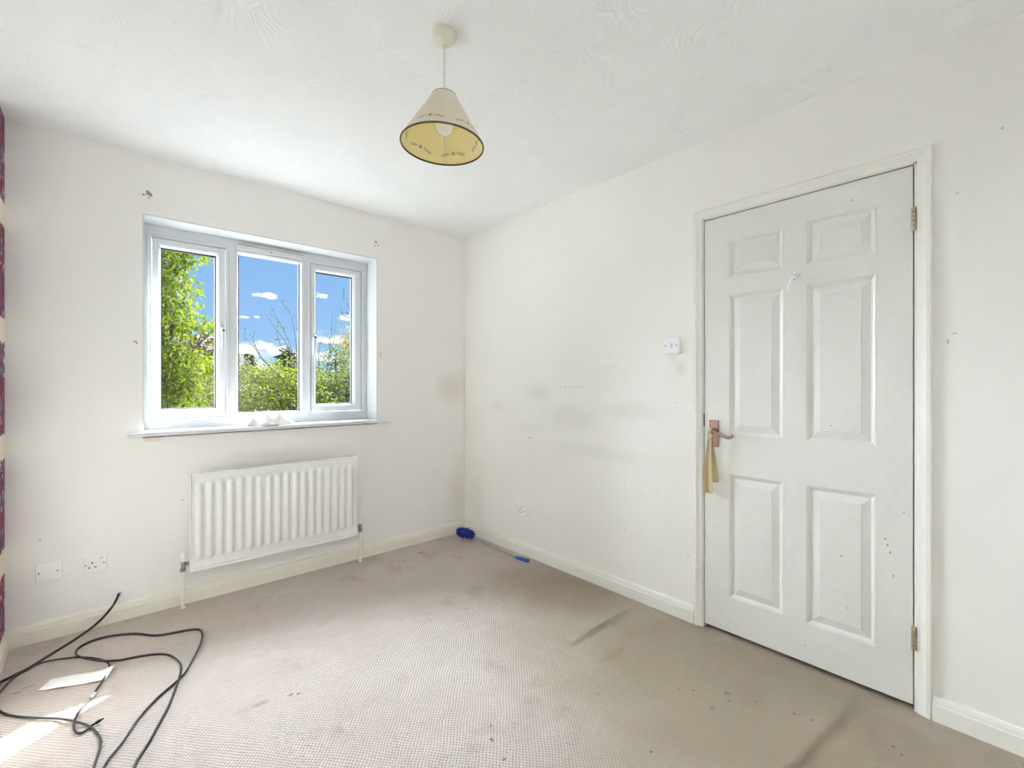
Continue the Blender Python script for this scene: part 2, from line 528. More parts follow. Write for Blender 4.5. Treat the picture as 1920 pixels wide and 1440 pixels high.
def paper_shade(name, c, trans):
    m = Mat(name, c, 0.8, spec=0.2)
    v = m.noise(18, 4, 0.6)
    m.mix(m.math('MULTIPLY', m.smooth(v, 0.4, 0.7), 0.4), tuple(q * 0.86 for q in c[:3]) + (1,))
    t = m.N('ShaderNodeBsdfTranslucent'); t.inputs[0].default_value = c
    mx = m.N('ShaderNodeMixShader'); mx.inputs[0].default_value = trans
    out = [n for n in m.nt.nodes if n.type == 'OUTPUT_MATERIAL'][0]
    m.L(m.b.outputs[0], mx.inputs[1]); m.L(t.outputs[0], mx.inputs[2]); m.L(mx.outputs[0], out.inputs[0])
    return m.m


M['shade_out'] = paper_shade('parchment_shade', srgb(252, 246, 234), 0.22)
M['shade_in'] = paper_shade('yellowed_shade_lining', srgb(255, 243, 186), 0.22)
M['trim_brown'] = simple('dark_brown_trim', srgb(92, 80, 58), 0.6)
M['stencil'] = simple('grey_brown_stencil', srgb(166, 154, 126), 0.7)


# ------------------------------------------------------------------ the room shell
WIN = (0.173, 0.945, 1.459, 2.078)           # opening x0 z0 x1 z1
DOOR = (0.2815, 0.0, 1.081, 2.008)           # opening y0 z0 y1 z1
fy = lambda u, v, d: (u, d, v)               # plane facing the room on the far wall: (x, z, y)
fx = lambda u, v, d: (d, u, v)               # right wall: (y, z, x)

w = MB(); w.plate([LX - 0.1, WIN[0] - 0.006, WIN[2] + 0.006, WX + 0.1], [-0.15, WIN[1] - 0.03, WIN[3] + 0.006, CZ + 0.1], {(1, 1)}, WY, WY + 0.255, fy)
struct(w.build('wall_far', M['wall_far']))
w = MB(); w.plate([BY - 0.1, DOOR[0] - 0.03, DOOR[2] + 0.03, WY], [-0.15, 0.0, DOOR[3] + 0.03, CZ + 0.1], {(1, 1), (1, 0)}, WX, WX + 0.12, fx)
struct(w.build('wall_right', M['wall_right']))
struct(MB().box((LX - 0.1, BY - 0.1, -0.15), (LX, WY, CZ + 0.1)).build('wall_left', M['wallpaper']))
struct(MB().box((LX, BY - 0.1, -0.15), (WX, BY, CZ + 0.1)).build('wall_back', M['wall_plain']))
light_block = MB(); light_block.box((WX + 0.30, -0.1, -0.15), (WX + 0.34, 1.5, 2.3)); light_block.box((WX + 0.12, -0.1, -0.15), (WX + 0.30, -0.05, 2.3)); light_block.box((WX + 0.12, 1.45, -0.15), (WX + 0.30, 1.5, 2.3)); light_block.box((WX + 0.12, -0.1, 2.25), (WX + 0.34, 1.5, 2.3))  # shallow unseen box behind the door, added to stop light leaking under it
struct(light_block.build('wall_light_block', M['wall_plain']))
struct(MB().box((LX, BY, CZ), (WX, WY, CZ + 0.12)).build('ceiling', M['ceiling']))


def seg_dist(X, Y, a, b):
    ax, ay, bx, by = a[0], a[1], b[0], b[1]
    dx, dy = bx - ax, by - ay
    t = np.clip(((X - ax) * dx + (Y - ay) * dy) / (dx * dx + dy * dy), 0, 1)
    qx, qy = X - (ax + t * dx), Y - (ay + t * dy)
    side = np.sign(qx * dy - qy * dx)
    return np.hypot(qx, qy), side, t


SH = [0.0, 0.0]


def floor_height(X, Y):
    Z = np.zeros_like(X)
    SH[0], SH[1] = np.zeros_like(X), np.zeros_like(X)

    def ridge(pts, hs, wl, wr):
        nonlocal Z
        best = np.full_like(X, 9.0); H = np.zeros_like(X); S = np.ones_like(X)
        for (a, b, h0, h1) in zip(pts[:-1], pts[1:], hs[:-1], hs[1:]):
            d, s, t = seg_dist(X, Y, a, b)
            k = d < best
            best = np.where(k, d, best); H = np.where(k, h0 + (h1 - h0) * t, H); S = np.where(k, s, S)
        W = np.where(S > 0, wl, wr)
        if wr < 0.02:                                   # the raised side leans over the crease
            a, b = pts[0], pts[-1]
            L_ = math.hypot(b[0] - a[0], b[1] - a[1])
            k = np.exp(-(best / 0.024) ** 2) * H * 0.45
            SH[0] = SH[0] - k * (b[1] - a[1]) / L_; SH[1] = SH[1] + k * (b[0] - a[0]) / L_
        Z = np.maximum(Z, H * np.exp(-(best / W) ** 1.3))
    r1 = [on_z(1205, 1128), on_z(1180, 1143), on_z(1150, 1160), on_z(1120, 1177), on_z(1085, 1200), on_z(1040, 1228)]
    ridge(r1, [0.0, 0.010, 0.018, 0.020, 0.011, 0.0], 0.075, 0.014)
    r2 = [on_z(1612, 1305), on_z(1585, 1330), on_z(1560, 1362), on_z(1535, 1378), on_z(1510, 1412), on_z(1470, 1446), on_z(1420, 1490)]
    ridge(r2, [0.0, 0.009, 0.014, 0.010, 0.015, 0.013, 0.0], 0.08, 0.014)
    r3 = [on_z(1175, 1195), on_z(1110, 1245), on_z(1030, 1305)]
    ridge(r3, [0.006, 0.012, 0.0], 0.09, 0.07)
    r4 = [on_z(905, 1092), on_z(1000, 1060)]
    ridge(r4, [0.0, 0.004], 0.05, 0.05)
    return Z


nx, ny = 470, 640
gx, gy = np.linspace(LX, WX, nx), np.linspace(BY, WY, ny)
GX, GY = np.meshgrid(gx, gy, indexing='ij')
GZ = floor_height(GX, GY)
GX, GY = GX + SH[0], GY + SH[1]
mb = MB()
mb.grid([[(GX[i, j], GY[i, j], GZ[i, j]) for j in range(ny)] for i in range(nx)])
flo = struct(mb.build('floor', M['carpet'], smooth=True))
for p in flo.data.polygons[:1]:
    if p.normal.z < 0: flo.data.flip_normals()
struct(MB().box((WX, DOOR[0] - 0.03, -0.12), (WX + 0.30, DOOR[2] + 0.03, -0.001)).build('floor_hall', M['carpet']))
struct(MB().box((LX, BY, -0.15), (WX, WY, -0.03)).build('floor_slab', M['dark']))

# skirting boards
SK = [(0, 0.086), (0.005, 0.086), (0.009, 0.083), (0.012, 0.072), (0.0135, 0.062), (0.016, 0.058), (0.016, -0.002), (0, -0.002)]


def skirting(name, a, b, nrm, mat='gloss_cream'):
    mb = MB()
    a, b, n = Vector(a), Vector(b), Vector(nrm)
    P = [[a + n * o + Vector((0, 0, z)) for o, z in SK], [b + n * o + Vector((0, 0, z)) for o, z in SK]]
    mb.grid(P, closed_v=True)
    mb.f.append(tuple(range(len(SK)))); mb.f.append(tuple(reversed(range(len(SK), 2 * len(SK)))))
    return struct(mb.build(name, M[mat]))


skirting('baseboard_far', (LX, WY, 0), (WX, WY, 0), (0, -1, 0))
skirting('baseboard_left', (LX, BY, 0), (LX, WY, 0), (1, 0, 0))
skirting('baseboard_right', (WX, WY, 0), (WX, 1.124, 0), (-1, 0, 0), 'gloss_ivory')
skirting('baseboard_right', (WX, 0.236, 0), (WX, BY, 0), (-1, 0, 0), 'gloss_ivory')
skirting('baseboard_back', (LX, BY, 0), (WX, BY, 0), (0, 1, 0))

# ------------------------------------------------------------------ nail holes, chips and spots with a shape of their own
_chip = {}


def chip(name, parent, fmap, u, v, ru, rv, c, fade=0.0, to=(0, 0, 0)):
    c = tuple(int(q * (1 - fade) + w * fade) for q, w in zip(c, to))
    if c not in _chip: _chip[c] = simple('mark_%d_%d_%d' % c, srgb(*c), 0.9, spec=0.1)
    k = 11; ph = random.uniform(0, 6)
    R = [1 + 0.28 * math.sin(2 * q + ph) + random.uniform(-.2, .2) for q in range(k)]
    ring = lambda f, d: [fmap(u + ru * f * R[q] * math.cos(2 * math.pi * q / k), v + rv * f * R[q] * math.sin(2 * math.pi * q / k), d) for q in range(k)]
    mb = MB(); mb.grid([ring(1.0, -0.0002), ring(0.9, 0.0004)], closed_v=True); mb.f.append(tuple(range(k, 2 * k)))
    return mb.build(name, _chip[c], parent)


walls = {o.name: o for o in col.objects}
for (px, py, ru, rv, c) in [(279, 363, .016, .016, (178, 152, 146)), (276, 359, .006, .006, (96, 84, 84)), (269, 365, .006, .004, (80, 78, 78)), (279, 371, .006, .006, (150, 148, 142)), (284, 367, .006, .007, (150, 132, 124)),
                                (705, 454, .009, .009, (108, 106, 102)), (703, 461, .006, .006, (170, 168, 162)), (709, 460, .006, .006, (176, 172, 168)),
                                (253, 640, .010, .004, (120, 118, 112)), (256, 643, .005, .005, (150, 146, 140)), (714, 663, .008, .004, (110, 106, 100)), (713, 667, .005, .008, (190, 180, 168)),
                                (315, 299, .006, .005, (150, 120, 108)), (75, 1012, .005, .004, (170, 164, 156)), (342, 938, .005, .004, (170, 166, 160))]:
    p = on_y(px, py, WY); chip('nail_hole', walls['wall_far'], lambda u, v, d: (u, WY - d, v), p.x, p.z, ru * 0.8, rv * 0.8, c, 0.1, (235, 232, 228))
for (px, py, ru, rv, c) in [(993, 821, .007, .010, (110, 110, 106)), (1051, 725, .010, .004, (140, 140, 136)), (1060, 726, .006, .005, (120, 120, 116)), (1082, 726, .008, .004, (130, 130, 126)), (1085, 724, .006, .004, (120, 118, 112)), (1091, 726, .008, .004, (120, 120, 116)), (1070, 726, .05, .0016, (150, 150, 146)),
                                (1172, 909, .005, .004, (150, 150, 144)), (1234, 919, .006, .004, (160, 158, 150)), (1201, 927, .004, .004, (170, 170, 164)), (1269, 755, .005, .005, (175, 173, 166)), (1172, 993, .005, .005, (150, 148, 144)), (925, 795, .005, .004, (170, 170, 164)),
                                (1790, 625, .010, .004, (176, 170, 156)), (1778, 640, .004, .014, (186, 180, 166)), (1880, 240, .005, .006, (170, 166, 156)), (1795, 362, .012, .004, (190, 186, 176)), (1290, 1040, .004, .01, (180, 178, 172))]:
    p = on_x(px, py, WX); chip('paint_chip', walls['wall_right'], lambda u, v, d: (WX - d, u, v), p.y, p.z, ru * 0.7, rv * 0.7, c, 0.4, (240, 238, 233))
for (px, py, ru, rv, c, a) in [(1362, 1300, 0.022, 0.014, (92, 98, 104), 0.8), (1366, 1314, 0.012, 0.008, (96, 100, 106), 0.7), (1335, 1327, 0.02, 0.01, (112, 108, 102), 0.6), (1300, 1295, 0.008, 0.006, (84, 78, 72), 0.8), (1273, 1292, 0.008, 0.005, (90, 84, 76), 0.7), (1416, 1316, 0.006, 0.005, (84, 76, 68), 0.8), (1221, 1410, 0.008, 0.006, (70, 64, 58), 0.85), (1489, 1340, 0.01, 0.008, (84, 78, 70), 0.8), (1122, 1302, 0.007, 0.005, (92, 86, 78), 0.8), (1210, 1302, 0.006, 0.004, (92, 86, 78), 0.6), (1524, 1355, 0.014, 0.008, (110, 98, 82), 0.7), (1675, 1400, 0.008, 0.006, (84, 76, 66), 0.8), (1690, 1415, 0.008, 0.006, (84, 76, 66), 0.8), (922, 1387, 0.008, 0.014, (96, 90, 84), 0.6), (920, 1361, 0.006, 0.006, (92, 86, 80), 0.6), (545, 1303, 0.016, 0.008, (128, 116, 104), 0.6), (560, 1301, 0.012, 0.008, (134, 122, 110), 0.5), (862, 1046, 0.02, 0.008, (126, 114, 100), 0.6), (812, 1035, 0.008, 0.008, (140, 120, 96), 0.6), (945, 1424, 0.008, 0.006, (90, 84, 78), 0.6), (1028, 1103, 0.006, 0.006, (110, 100, 88), 0.6), (965, 1355, 0.01, 0.008, (190, 164, 130), 0.6), (30, 1300, 0.02, 0.008, (150, 132, 116), 0.5)]:
    p = on_z(px, py); zf = float(floor_height(np.array([p.x]), np.array([p.y]))[0])
    chip('stain_spot', walls['floor'], lambda u, v, d: (u, v, zf + d * 3), p.x, p.y, ru * 0.7, rv * 0.7, c, 0.5, (176, 163, 146))

# ------------------------------------------------------------------ window
win = bpy.data.objects.new('window_1', None); col.objects.link(win); struct(win, 'white three-light window with two casements above a white sill', 'window')
FY = 3.234                                    # room-side face of the frame
# painted lining of the opening
mb = MB()
x0, z0, x1, z1 = WIN
mb.box((x0 - 0.007, WY - 0.0006, z0 - 0.02), (x0, WY + 0.255, z1 + 0.007)); mb.box((x1, WY - 0.0006, z0 - 0.02), (x1 + 0.007, WY + 0.255, z1 + 0.007)); mb.box((x0, WY - 0.0006, z1), (x1, WY + 0.255, z1 + 0.007))
mb.build('reveal_lining', M['reveal'], win)
# outer frame
mb = MB()
ML, MR = (0.572, 0.616), (1.016, 1.060)
mb.plate([x0, 0.212, 0.568, 0.622, 1.010, 1.062, 1.415, x1], [z0, 1.005, 2.012, z1], {(1, 1), (3, 1), (5, 1)}, FY, FY + 0.07, fy)
mb.build('outer_frame', M['upvc'], win, bevel=0.003)
# raised lip round each light
mb = MB()
for a, b in ((0.212, 0.568), (1.062, 1.415)):
    mb.rings((a - 0.018, 1.005 - 0.018, b + 0.018, 2.012 + 0.018), [(0, FY + 0.002), (0.002, FY - 0.006), (0.014, FY - 0.006), (0.018, FY + 0.004)], fy, cap=False)
mb.build('frame_lip', M['upvc'], win, bevel=0.0015)


def pane(parent, r):
    MB().box((r[0], FY + 0.026, r[1]), (r[2], FY + 0.030, r[3])).build('pane', M['glass'], parent)
    g = MB()
    g.plate([r[0] - 0.002, r[0] + 0.0035, r[2] - 0.005, r[2] + 0.002], [r[1] - 0.002, r[1] + 0.0035, r[3] - 0.006, r[3] + 0.002], {(1, 1)}, FY + 0.022, FY + 0.040, fy)
    g.build('gasket', M['gasket'], parent)


def casement(r, g, hx, hz):
    c = MB()
    c.plate([r[0], g[0] - 0.016, g[2] + 0.016, r[2]], [r[1], g[1] - 0.016, g[3] + 0.016, r[3]], {(1, 1)}, FY - 0.004, FY + 0.055, fy)
    o = c.build('casement', M['upvc'], win, bevel=0.003)
    b = MB()
    b.rings((g[0] - 0.018, g[1] - 0.018, g[2] + 0.018, g[3] + 0.018), [(0, FY - 0.002), (0.003, FY - 0.0035), (0.008, FY + 0.001), (0.017, FY + 0.020), (0.019, FY + 0.027)], fy, cap=False)
    b.build('glazing_bead', M['upvc'], o)
    pane(o, g)
    # espagnolette handle: base plate, spindle button, blade hanging down
    h = MB()
    h.box((hx - 0.012, FY - 0.018, hz - 0.030), (hx + 0.012, FY - 0.003, hz + 0.030))
    hp = h.build('handle', M['handle_grey'], o, bevel=0.004)
    path = [(hx, FY - 0.016, hz + 0.005), (hx, FY - 0.036, hz + 0.002), (hx, FY - 0.045, hz - 0.012), (hx, FY - 0.043, hz - 0.05), (hx, FY - 0.039, hz - 0.095), (hx, FY - 0.037, hz - 0.118)]
    MB().tube(smoothpath(path, 6), [0.011] * 8 + [0.0095] * 12 + [0.0075] * 11, n=12).build('blade', M['handle_grey'], hp, smooth=True)
    MB().tube([(hx, FY - 0.046, hz - 0.006), (hx, FY - 0.054, hz - 0.006)], 0.007, n=16).build('lock_button', M['gasket'], hp, smooth=True)
    return o


casement((0.216, 1.010, 0.564, 2.008), (0.258, 1.056, 0.519, 1.962), 0.548, 1.520)
casement((1.066, 1.010, 1.411, 2.008), (1.102, 1.058, 1.354, 1.962), 1.078, 1.515)
fg = (0.638, 1.014, 0.996, 2.004)
fl = MB()
fl.rings((fg[0] - 0.019, fg[1] - 0.012, fg[2] + 0.018, fg[3] + 0.010), [(0, FY + 0.004), (0.002, FY - 0.003), (0.008, FY - 0.001), (0.016, FY + 0.016), (0.019, FY + 0.030)], fy, cap=False)
fo = fl.build('fixed_light', M['upvc'], win)
pane(fo, fg)
tv = MB().box((0.622, FY - 0.014, 2.020), (1.016, FY + 0.001, 2.050)).build('trickle_vent', M['upvc'], win, bevel=0.003)
MB().box((0.632, FY - 0.016, 2.048), (1.008, FY - 0.004, 2.0515)).build('vent_slot', M['steel'], tv)
MB().box((0.812, FY - 0.0150, 2.031), (0.820, FY - 0.0135, 2.036)).build('vent_screw', M['dark'], tv)
# window board
SZ = 0.947
P = [(0.105, 3.036), (1.556, 3.036), (1.556, 3.077), (x1 - 0.0005, 3.077), (x1 - 0.0005, FY + 0.03), (x0 + 0.0005, FY + 0.03), (x0 + 0.0005, 3.077), (0.105, 3.077)]
mb = MB(); n = len(P)
mb.add([(x, y, SZ - 0.024) for x, y in P] + [(x, y, SZ) for x, y in P], [tuple(reversed(range(n))), tuple(range(n, 2 * n))] + [(i, (i + 1) % n, n + (i + 1) % n, n + i) for i in range(n)])
mb.build('window_sill', M['sill_white'], win, bevel=0.010, seg=4, angle=60)
# weathered outer sill
MB().box((x0, FY + 0.06, 0.90), (x1, WY + 0.30, 0.925)).build('outer_sill', M['upvc'], win, bevel=0.004)

# ------------------------------------------------------------------ door and its frame
tr = MB()
AO, AI = 0.0, 0.042                           # architrave outer edge to inner edge
prof = [(0.0, 0.0), (0.0, 0.013), (0.004, 0.017), (0.014, 0.0165), (0.030, 0.010), (0.040, 0.008), (0.042, 0.006), (0.042, 0.0)]
yo0, yo1, zo = 0.237, 1.123, 2.050
P = []
for ins, pr in prof:
    P.append([(WX - pr, yo1 - ins, 0.0), (WX - pr, yo1 - ins, zo - ins), (WX - pr, yo0 + ins, zo - ins), (WX - pr, yo0 + ins, 0.0)])
tr.grid(P)
arch = struct(tr.build('trim_1', M['gloss_ivory']), 'cream moulded architrave framing the six-panel door', 'door trim')
# jamb lining behind the architrave
jl = MB()
jl.box((WX - 0.002, yo1 - 0.0465, 0.0), (WX + 0.12, yo1 - 0.010, zo - 0.04)); jl.box((WX - 0.002, yo0 + 0.010, 0.0), (WX + 0.12, yo0 + 0.0490, zo - 0.04)); jl.box((WX - 0.002, yo0 + 0.01, zo - 0.0475), (WX + 0.12, yo1 - 0.01, zo - 0.010))
jl.box((WX + 0.042, yo1 - 0.056, 0.0), (WX + 0.075, yo1 - 0.04, zo - 0.04)); jl.box((WX + 0.042, yo0 + 0.04, 0.0), (WX + 0.075, yo0 + 0.056, zo - 0.04)); jl.box((WX + 0.042, yo0 + 0.04, zo - 0.056), (WX + 0.075, yo1 - 0.04, zo - 0.04))
jl.build('jamb', M['gloss_ivory'], arch)
lp = MB().box((WX - 0.003, yo1 - 0.0475, 0.99), (WX + 0.03, yo1 - 0.0455, 1.05)).build('strike_plate', M['brass'], arch)

door = bpy.data.objects.new('door_1', None); col.objects.link(door); struct(door, 'off-white six-panel door with lever handle, shut', 'door')
DY0, DY1, DZ0, DZ1 = 0.290, 1.0735, 0.020, 1.998
DX = WX + 0.001                               # room-side face
PAN = [(0.723, 0.952, 1.704, 1.876), (0.399, 0.631, 1.700, 1.880), (0.723, 0.950, 0.958, 1.620), (0.399, 0.631, 0.955, 1.615), (0.725, 0.954, 0.187, 0.767), (0.399, 0.631, 0.189, 0.771)]
PY = [DY0, 0.399, 0.631, 0.723, 0.952, DY1]
PZ = [DZ0, 0.188, 0.769, 0.957, 1.618, 1.702, 1.878, DZ1]
HO = {(i, j) for i in (1, 3) for j in (1, 3, 5)}
lf = MB(); lf.plate(PY, PZ, HO, DX, DX + 0.040, fx)
leaf = lf.build('leaf', M['gloss_white'], door, bevel=0.0015)
for i in (3, 1):
    for j in (5, 3, 1):
        r = (PY[i], PZ[j], PY[i + 1], PZ[j + 1])
        pm = MB()
        pm.rings(r, [(0, DX), (0.003, DX + 0.001), (0.008, DX + 0.0035), (0.015, DX + 0.010), (0.017, DX + 0.0105), (0.021, DX + 0.0095), (0.046, DX + 0.003), (0.0465, DX + 0.002)], fx)
        pm.build('panel', M['gloss_white'], door)
# backplate, lever and keyhole part of the furniture
hy = 1.026
bp = MB(); bp.rings((hy - 0.023, 0.893, hy + 0.023, 1.022), [(0, DX), (0, DX - 0.004), (0.004, DX - 0.006), (0.007, DX - 0.0045), (0.009, DX - 0.0045)], fx)
hd = bp.build('handle', M['copper'], door)
hz = 0.972
path = [(DX - 0.003, hy, hz), (DX - 0.030, hy, hz), (DX - 0.043, hy - 0.004, hz), (DX - 0.047, hy - 0.018, hz - 0.001), (DX - 0.047, hy - 0.05, hz - 0.014), (DX - 0.046, hy - 0.080, hz - 0.024), (DX - 0.045, hy - 0.098, hz - 0.022), (DX - 0.044, hy - 0.108, hz - 0.012)]
sp = smoothpath(path, 6)
MB().tube(sp, [0.009] * 12 + [0.0075] * (len(sp) - 20) + [0.0065] * 8, n=12).build('lever', M['copper'], hd, smooth=True)
MB().lathe([(0.0, 0), (0.013, 0), (0.013, 0.006), (0.010, 0.010), (0, 0.010)], 20).build('rose', M['copper'], hd, smooth=True)
ro = hd.children[-1]; ro.rotation_euler = (0, -math.pi / 2, 0); ro.location = (DX - 0.005, hy, hz)
MB().box((DX + 0.006, DY1 - 0.001, 0.98), (DX + 0.028, DY1 + 0.001, 1.06)).build('latch_plate', M['brass'], door)
for hz0 in (1.758, 0.228):
    hg = MB()
    for k in range(5):
        hg.tube([(WX - 0.0095, 0.2870, hz0 + 0.017 * k), (WX - 0.0095, 0.2870, hz0 + 0.017 * k + 0.0155)], 0.0068, n=14)
    ho = hg.build('hinge', M['steel'], door, smooth=True)
    MB().box((WX - 0.003, 0.2812, hz0), (WX + 0.03, 0.2840, hz0 + 0.084)).box((WX - 0.004, 0.2880, hz0), (WX + 0.03, 0.2898, hz0 + 0.084)).build('hinge_leaf', M['steel'], ho)

for (px, py, ry, rz) in [(1660, 1010, .003, .006), (1664, 1022, .003, .006), (1669, 1036, .003, .008), (1675, 1080, .002, .008), (1557, 798, .004, .003), (1577, 1043, .004, .004), (1598, 375, .004, .003), (1695, 962, .003, .003), (1588, 1140, .003, .003), (1510, 1210, .003, .004)]:
    p = on_x(px, py, WX); chip('scuff_mark', door, lambda u, v, d: (DX - d, u, v), p.y, p.z, ry * 0.8, rz * 0.8, (140, 136, 128))

# ------------------------------------------------------------------ radiator
rad = thing('radiator', 'white fluted steel panel radiator under the window', 'radiator', (0, 0, 0))
RY = 2.992                                    # front of the flutes
a, b = on_y(357, 889, RY), on_y(671, 858, RY)
c_, d_ = on_y(357, 1071, RY), on_y(670, 1001, RY)
rx0, rx1 = (a.x + c_.x) / 2, (b.x + d_.x) / 2
rz0, rz1 = (c_.z + d_.z) / 2, (a.z + b.z) / 2
NF = 18
mx_ = 0.018
pitch = (rx1 - rx0 - 2 * mx_) / NF
us = [rx0, rx0 + 0.004] + [rx0 + mx_ + pitch * (k / 10) for k in range(NF * 10 + 1)] + [rx1 - 0.004, rx1]
vs = [0, 0.004, 0.030, 0.040, 0.048, 0.058, 0.066, 0.072]
Hh = rz1 - rz0
vs = [rz0 + q for q in vs] + [rz0 + 0.072 + (Hh - 0.144) * k / 4 for k in range(1, 4)] + [rz1 - q for q in reversed(vs)]


def rad_y(x, z):
    e = min(x - rx0, rx1 - x, z - rz0, rz1 - z)
    y = RY + 0.012
    if e < 0.0005: y += 0.010
    t = (x - rx0 - mx_) / pitch
    if 0 <= t <= NF:
        ph = t - math.floor(t)
        k = 0.5 - 0.5 * math.cos(2 * math.pi * ph)
        k = min(1.0, max(0.0, (k - 0.10) / 0.85))
        ez = min(z - rz0, rz1 - z)
        q = min(1, max(0, (ez - 0.040) / 0.032)); q = q * q * (3 - 2 * q)
        y -= 0.014 * k * q
    return y


mb = MB(); mb.grid([[(x, rad_y(x, z), z) for z in vs] for x in us])
mb.build('front_panel', M['rad'], rad, smooth=True)
MB().box((rx0 + 0.002, RY + 0.017, rz0 + 0.004), (rx1 - 0.002, RY + 0.030, rz1 - 0.003)).build('back_panel', M['rad'], rad, bevel=0.004)
MB().box((rx0 - 0.003, RY + 0.004, rz0 + 0.002), (rx0 + 0.003, RY + 0.030, rz1 - 0.002)).build('end_cap', M['rad'], rad, bevel=0.003)
MB().box((rx1 - 0.003, RY + 0.004, rz0 + 0.002), (rx1 + 0.003, RY + 0.030, rz1 - 0.002)).build('end_cap', M['rad'], rad, bevel=0.003)
MB().box((rx0 - 0.002, RY + 0.0105, rz1 - 0.006), (rx1 + 0.002, RY + 0.034, rz1 + 0.003)).build('top_seam', M['rad'], rad, bevel=0.0025)
MB().box((rx0, RY + 0.005, rz0 - 0.014), (rx1, RY + 0.026, rz0 + 0.003)).build('bottom_seam', M['rad'], rad, bevel=0.003)
for bx_ in (rx0 + 0.16, rx1 - 0.16):
    MB().box((bx_ - 0.015, RY + 0.028, rz0 + 0.05), (bx_ + 0.015, WY - 0.0005, rz1 - 0.06)).build('wall_bracket', M['rad'], rad)
py_ = RY + 0.024
for side, (sx, vz) in enumerate(((rx0 - 0.030, rz0 + 0.036), (rx1 + 0.028, rz0 + 0.040))):
    s = -1 if side == 0 else 1
    ex = rx0 if side == 0 else rx1
    vb = MB()
    vb.tube([(sx, py_, vz - 0.036), (sx, py_, vz - 0.020), (sx, py_, vz - 0.020), (sx, py_, vz + 0.018)], [0.0135, 0.0135, 0.010, 0.010], n=16)
    vb.tube([(sx, py_, vz), (ex, py_, vz)], 0.0085, n=14)
    vb.tube([(sx - s * 0.012, py_, vz), (sx - s * 0.024, py_, vz)], 0.0125, n=6)
    vo = vb.build('valve', M['chrome'], rad, smooth=True)
    MB().lathe([(0, 0), (0.0125, 0), (0.0125, 0.02), (0.0105, 0.046), (0.008, 0.05), (0, 0.05)] if side == 0 else [(0, 0), (0.010, 0), (0.0105, 0.014), (0.007, 0.018), (0, 0.018)], 20, (sx, py_, vz + 0.016)).build('valve_cap', M['plastic'], vo, smooth=True)
    MB().tube([(sx, py_, -0.004), (sx, py_, vz - 0.034)], 0.0080, n=16).build('pipe', M['gloss_cream'], rad, smooth=True)
    MB().lathe([(0, 0.0), (0.013, 0.0), (0.012, 0.006), (0.0085, 0.008)], 20, (sx, py_, 0.0)).build('pipe_collar', M['plastic_aged'], rad, smooth=True)


# ------------------------------------------------------------------ electrical plates
def face_plate(name, label, cat, fmap, u, v, w_, h_, depth, sign):
    """fmap(u, v, d): d grows out of the wall into the room"""
    t = thing(name, label, cat)
    mb = MB(); mb.rings((u - w_ / 2, v - h_ / 2, u + w_ / 2, v + h_ / 2), [(0, 0), (0, depth * 0.75), (0.002, depth * 0.95), (0.004, depth)], fmap)
    mb.build('plate', M['plastic'], t)
    return t


def disc(fmap, u, v, d, r, h, n=14):
    mb = MB()
    A = [fmap(u + r * math.cos(2 * math.pi * k / n), v + r * math.sin(2 * math.pi * k / n), d) for k in range(n)]
    B = [fmap(u + r * math.cos(2 * math.pi * k / n), v + r * math.sin(2 * math.pi * k / n), d + h) for k in range(n)]
    mb.grid([A, B], closed_v=True); mb.f.append(tuple(range(n, 2 * n)))
    return mb


far = lambda u, v, d: (u, WY - d, v)
rgt = lambda u, v, d: (WX - d, u, v)


def rect(fmap, u, v, w_, h_, d, h):
    mb = MB(); mb.rings((u - w_ / 2, v - h_ / 2, u + w_ / 2, v + h_ / 2), [(0, d), (0, d + h), (0.0006, d + h + 0.0003)], fmap); return mb


def socket(fmap, u, v, depth, label, flip):
    t = face_plate('wall_socket', label, 'socket', fmap, u, v, 0.086, 0.086, depth, 1)
    s = -1 if flip else 1
    cu = u - s * 0.010
    rect(fmap, cu, v + 0.006, 0.0045, 0.0090, depth, 0.0004).build('earth_slot', M['dark'], t)
    for q in (-1, 1): rect(fmap, cu + q * 0.0115, v - 0.0165, 0.0075, 0.0046, depth, 0.0004).build('pin_slot', M['dark'], t)
    sw = MB(); cu2 = u + s * 0.024
    sw.rings((cu2 - 0.006, v + 0.003, cu2 + 0.006, v + 0.028), [(0, depth), (0, depth + 0.002), (0.001, depth + 0.0035)], fmap)
    so = sw.build('rocker_switch', M['plastic'], t)
    rect(fmap, cu2, v + 0.0255, 0.010, 0.0022, depth + 0.0034, 0.0004).build('rocker_top_strip', M['screw'], so)  # thin grey strip along the top of the rocker
    for q in (-1, 1): disc(fmap, u + q * 0.0335, v - 0.002, depth, 0.003, 0.0006).build('screw', M['screw'], t)
    return t


socket(far, -0.0175, 0.313, 0.009, 'single switched wall socket between a blank plate and the radiator', False)
t = face_plate('blank_plate', 'glossy white blank outlet plate beside the maroon papered wall', 'outlet plate', (lambda u, v, d: (u, WY - d - (0.05 * max(0.0, v - 0.2715) if d > 0 else 0), v)), -0.180, 0.314, 0.086, 0.085, 0.008, 1)
for q in (-1, 1): disc(far, -0.180 + q * 0.031, 0.316, 0.0095, 0.0035, 0.0022).build('screw', M['screw'], t)
rect(far, -0.180, 0.320, 0.018, 0.010, 0.0095, 0.0030).build('cable_outlet_cover', M['plastic'], t)
socket(rgt, 2.380, 0.314, 0.020, 'single switched wall socket above the blue duster', True)
t = face_plate('light_switch', 'square white light switch beside the door frame', 'light switch', rgt, 1.243, 1.397, 0.086, 0.082, 0.020, 1)
for q in (-1, 1): disc(rgt, 1.243 + q * 0.030, 1.397, 0.020, 0.0032, 0.0006).build('screw', M['screw'], t)
mb = MB(); mb.rings((1.243 - 0.006, 1.386, 1.243 + 0.006, 1.408), [(0, 0.020), (0, 0.0215), (0.001, 0.0245)], rgt); ro = mb.build('rocker', M['plastic'], t)
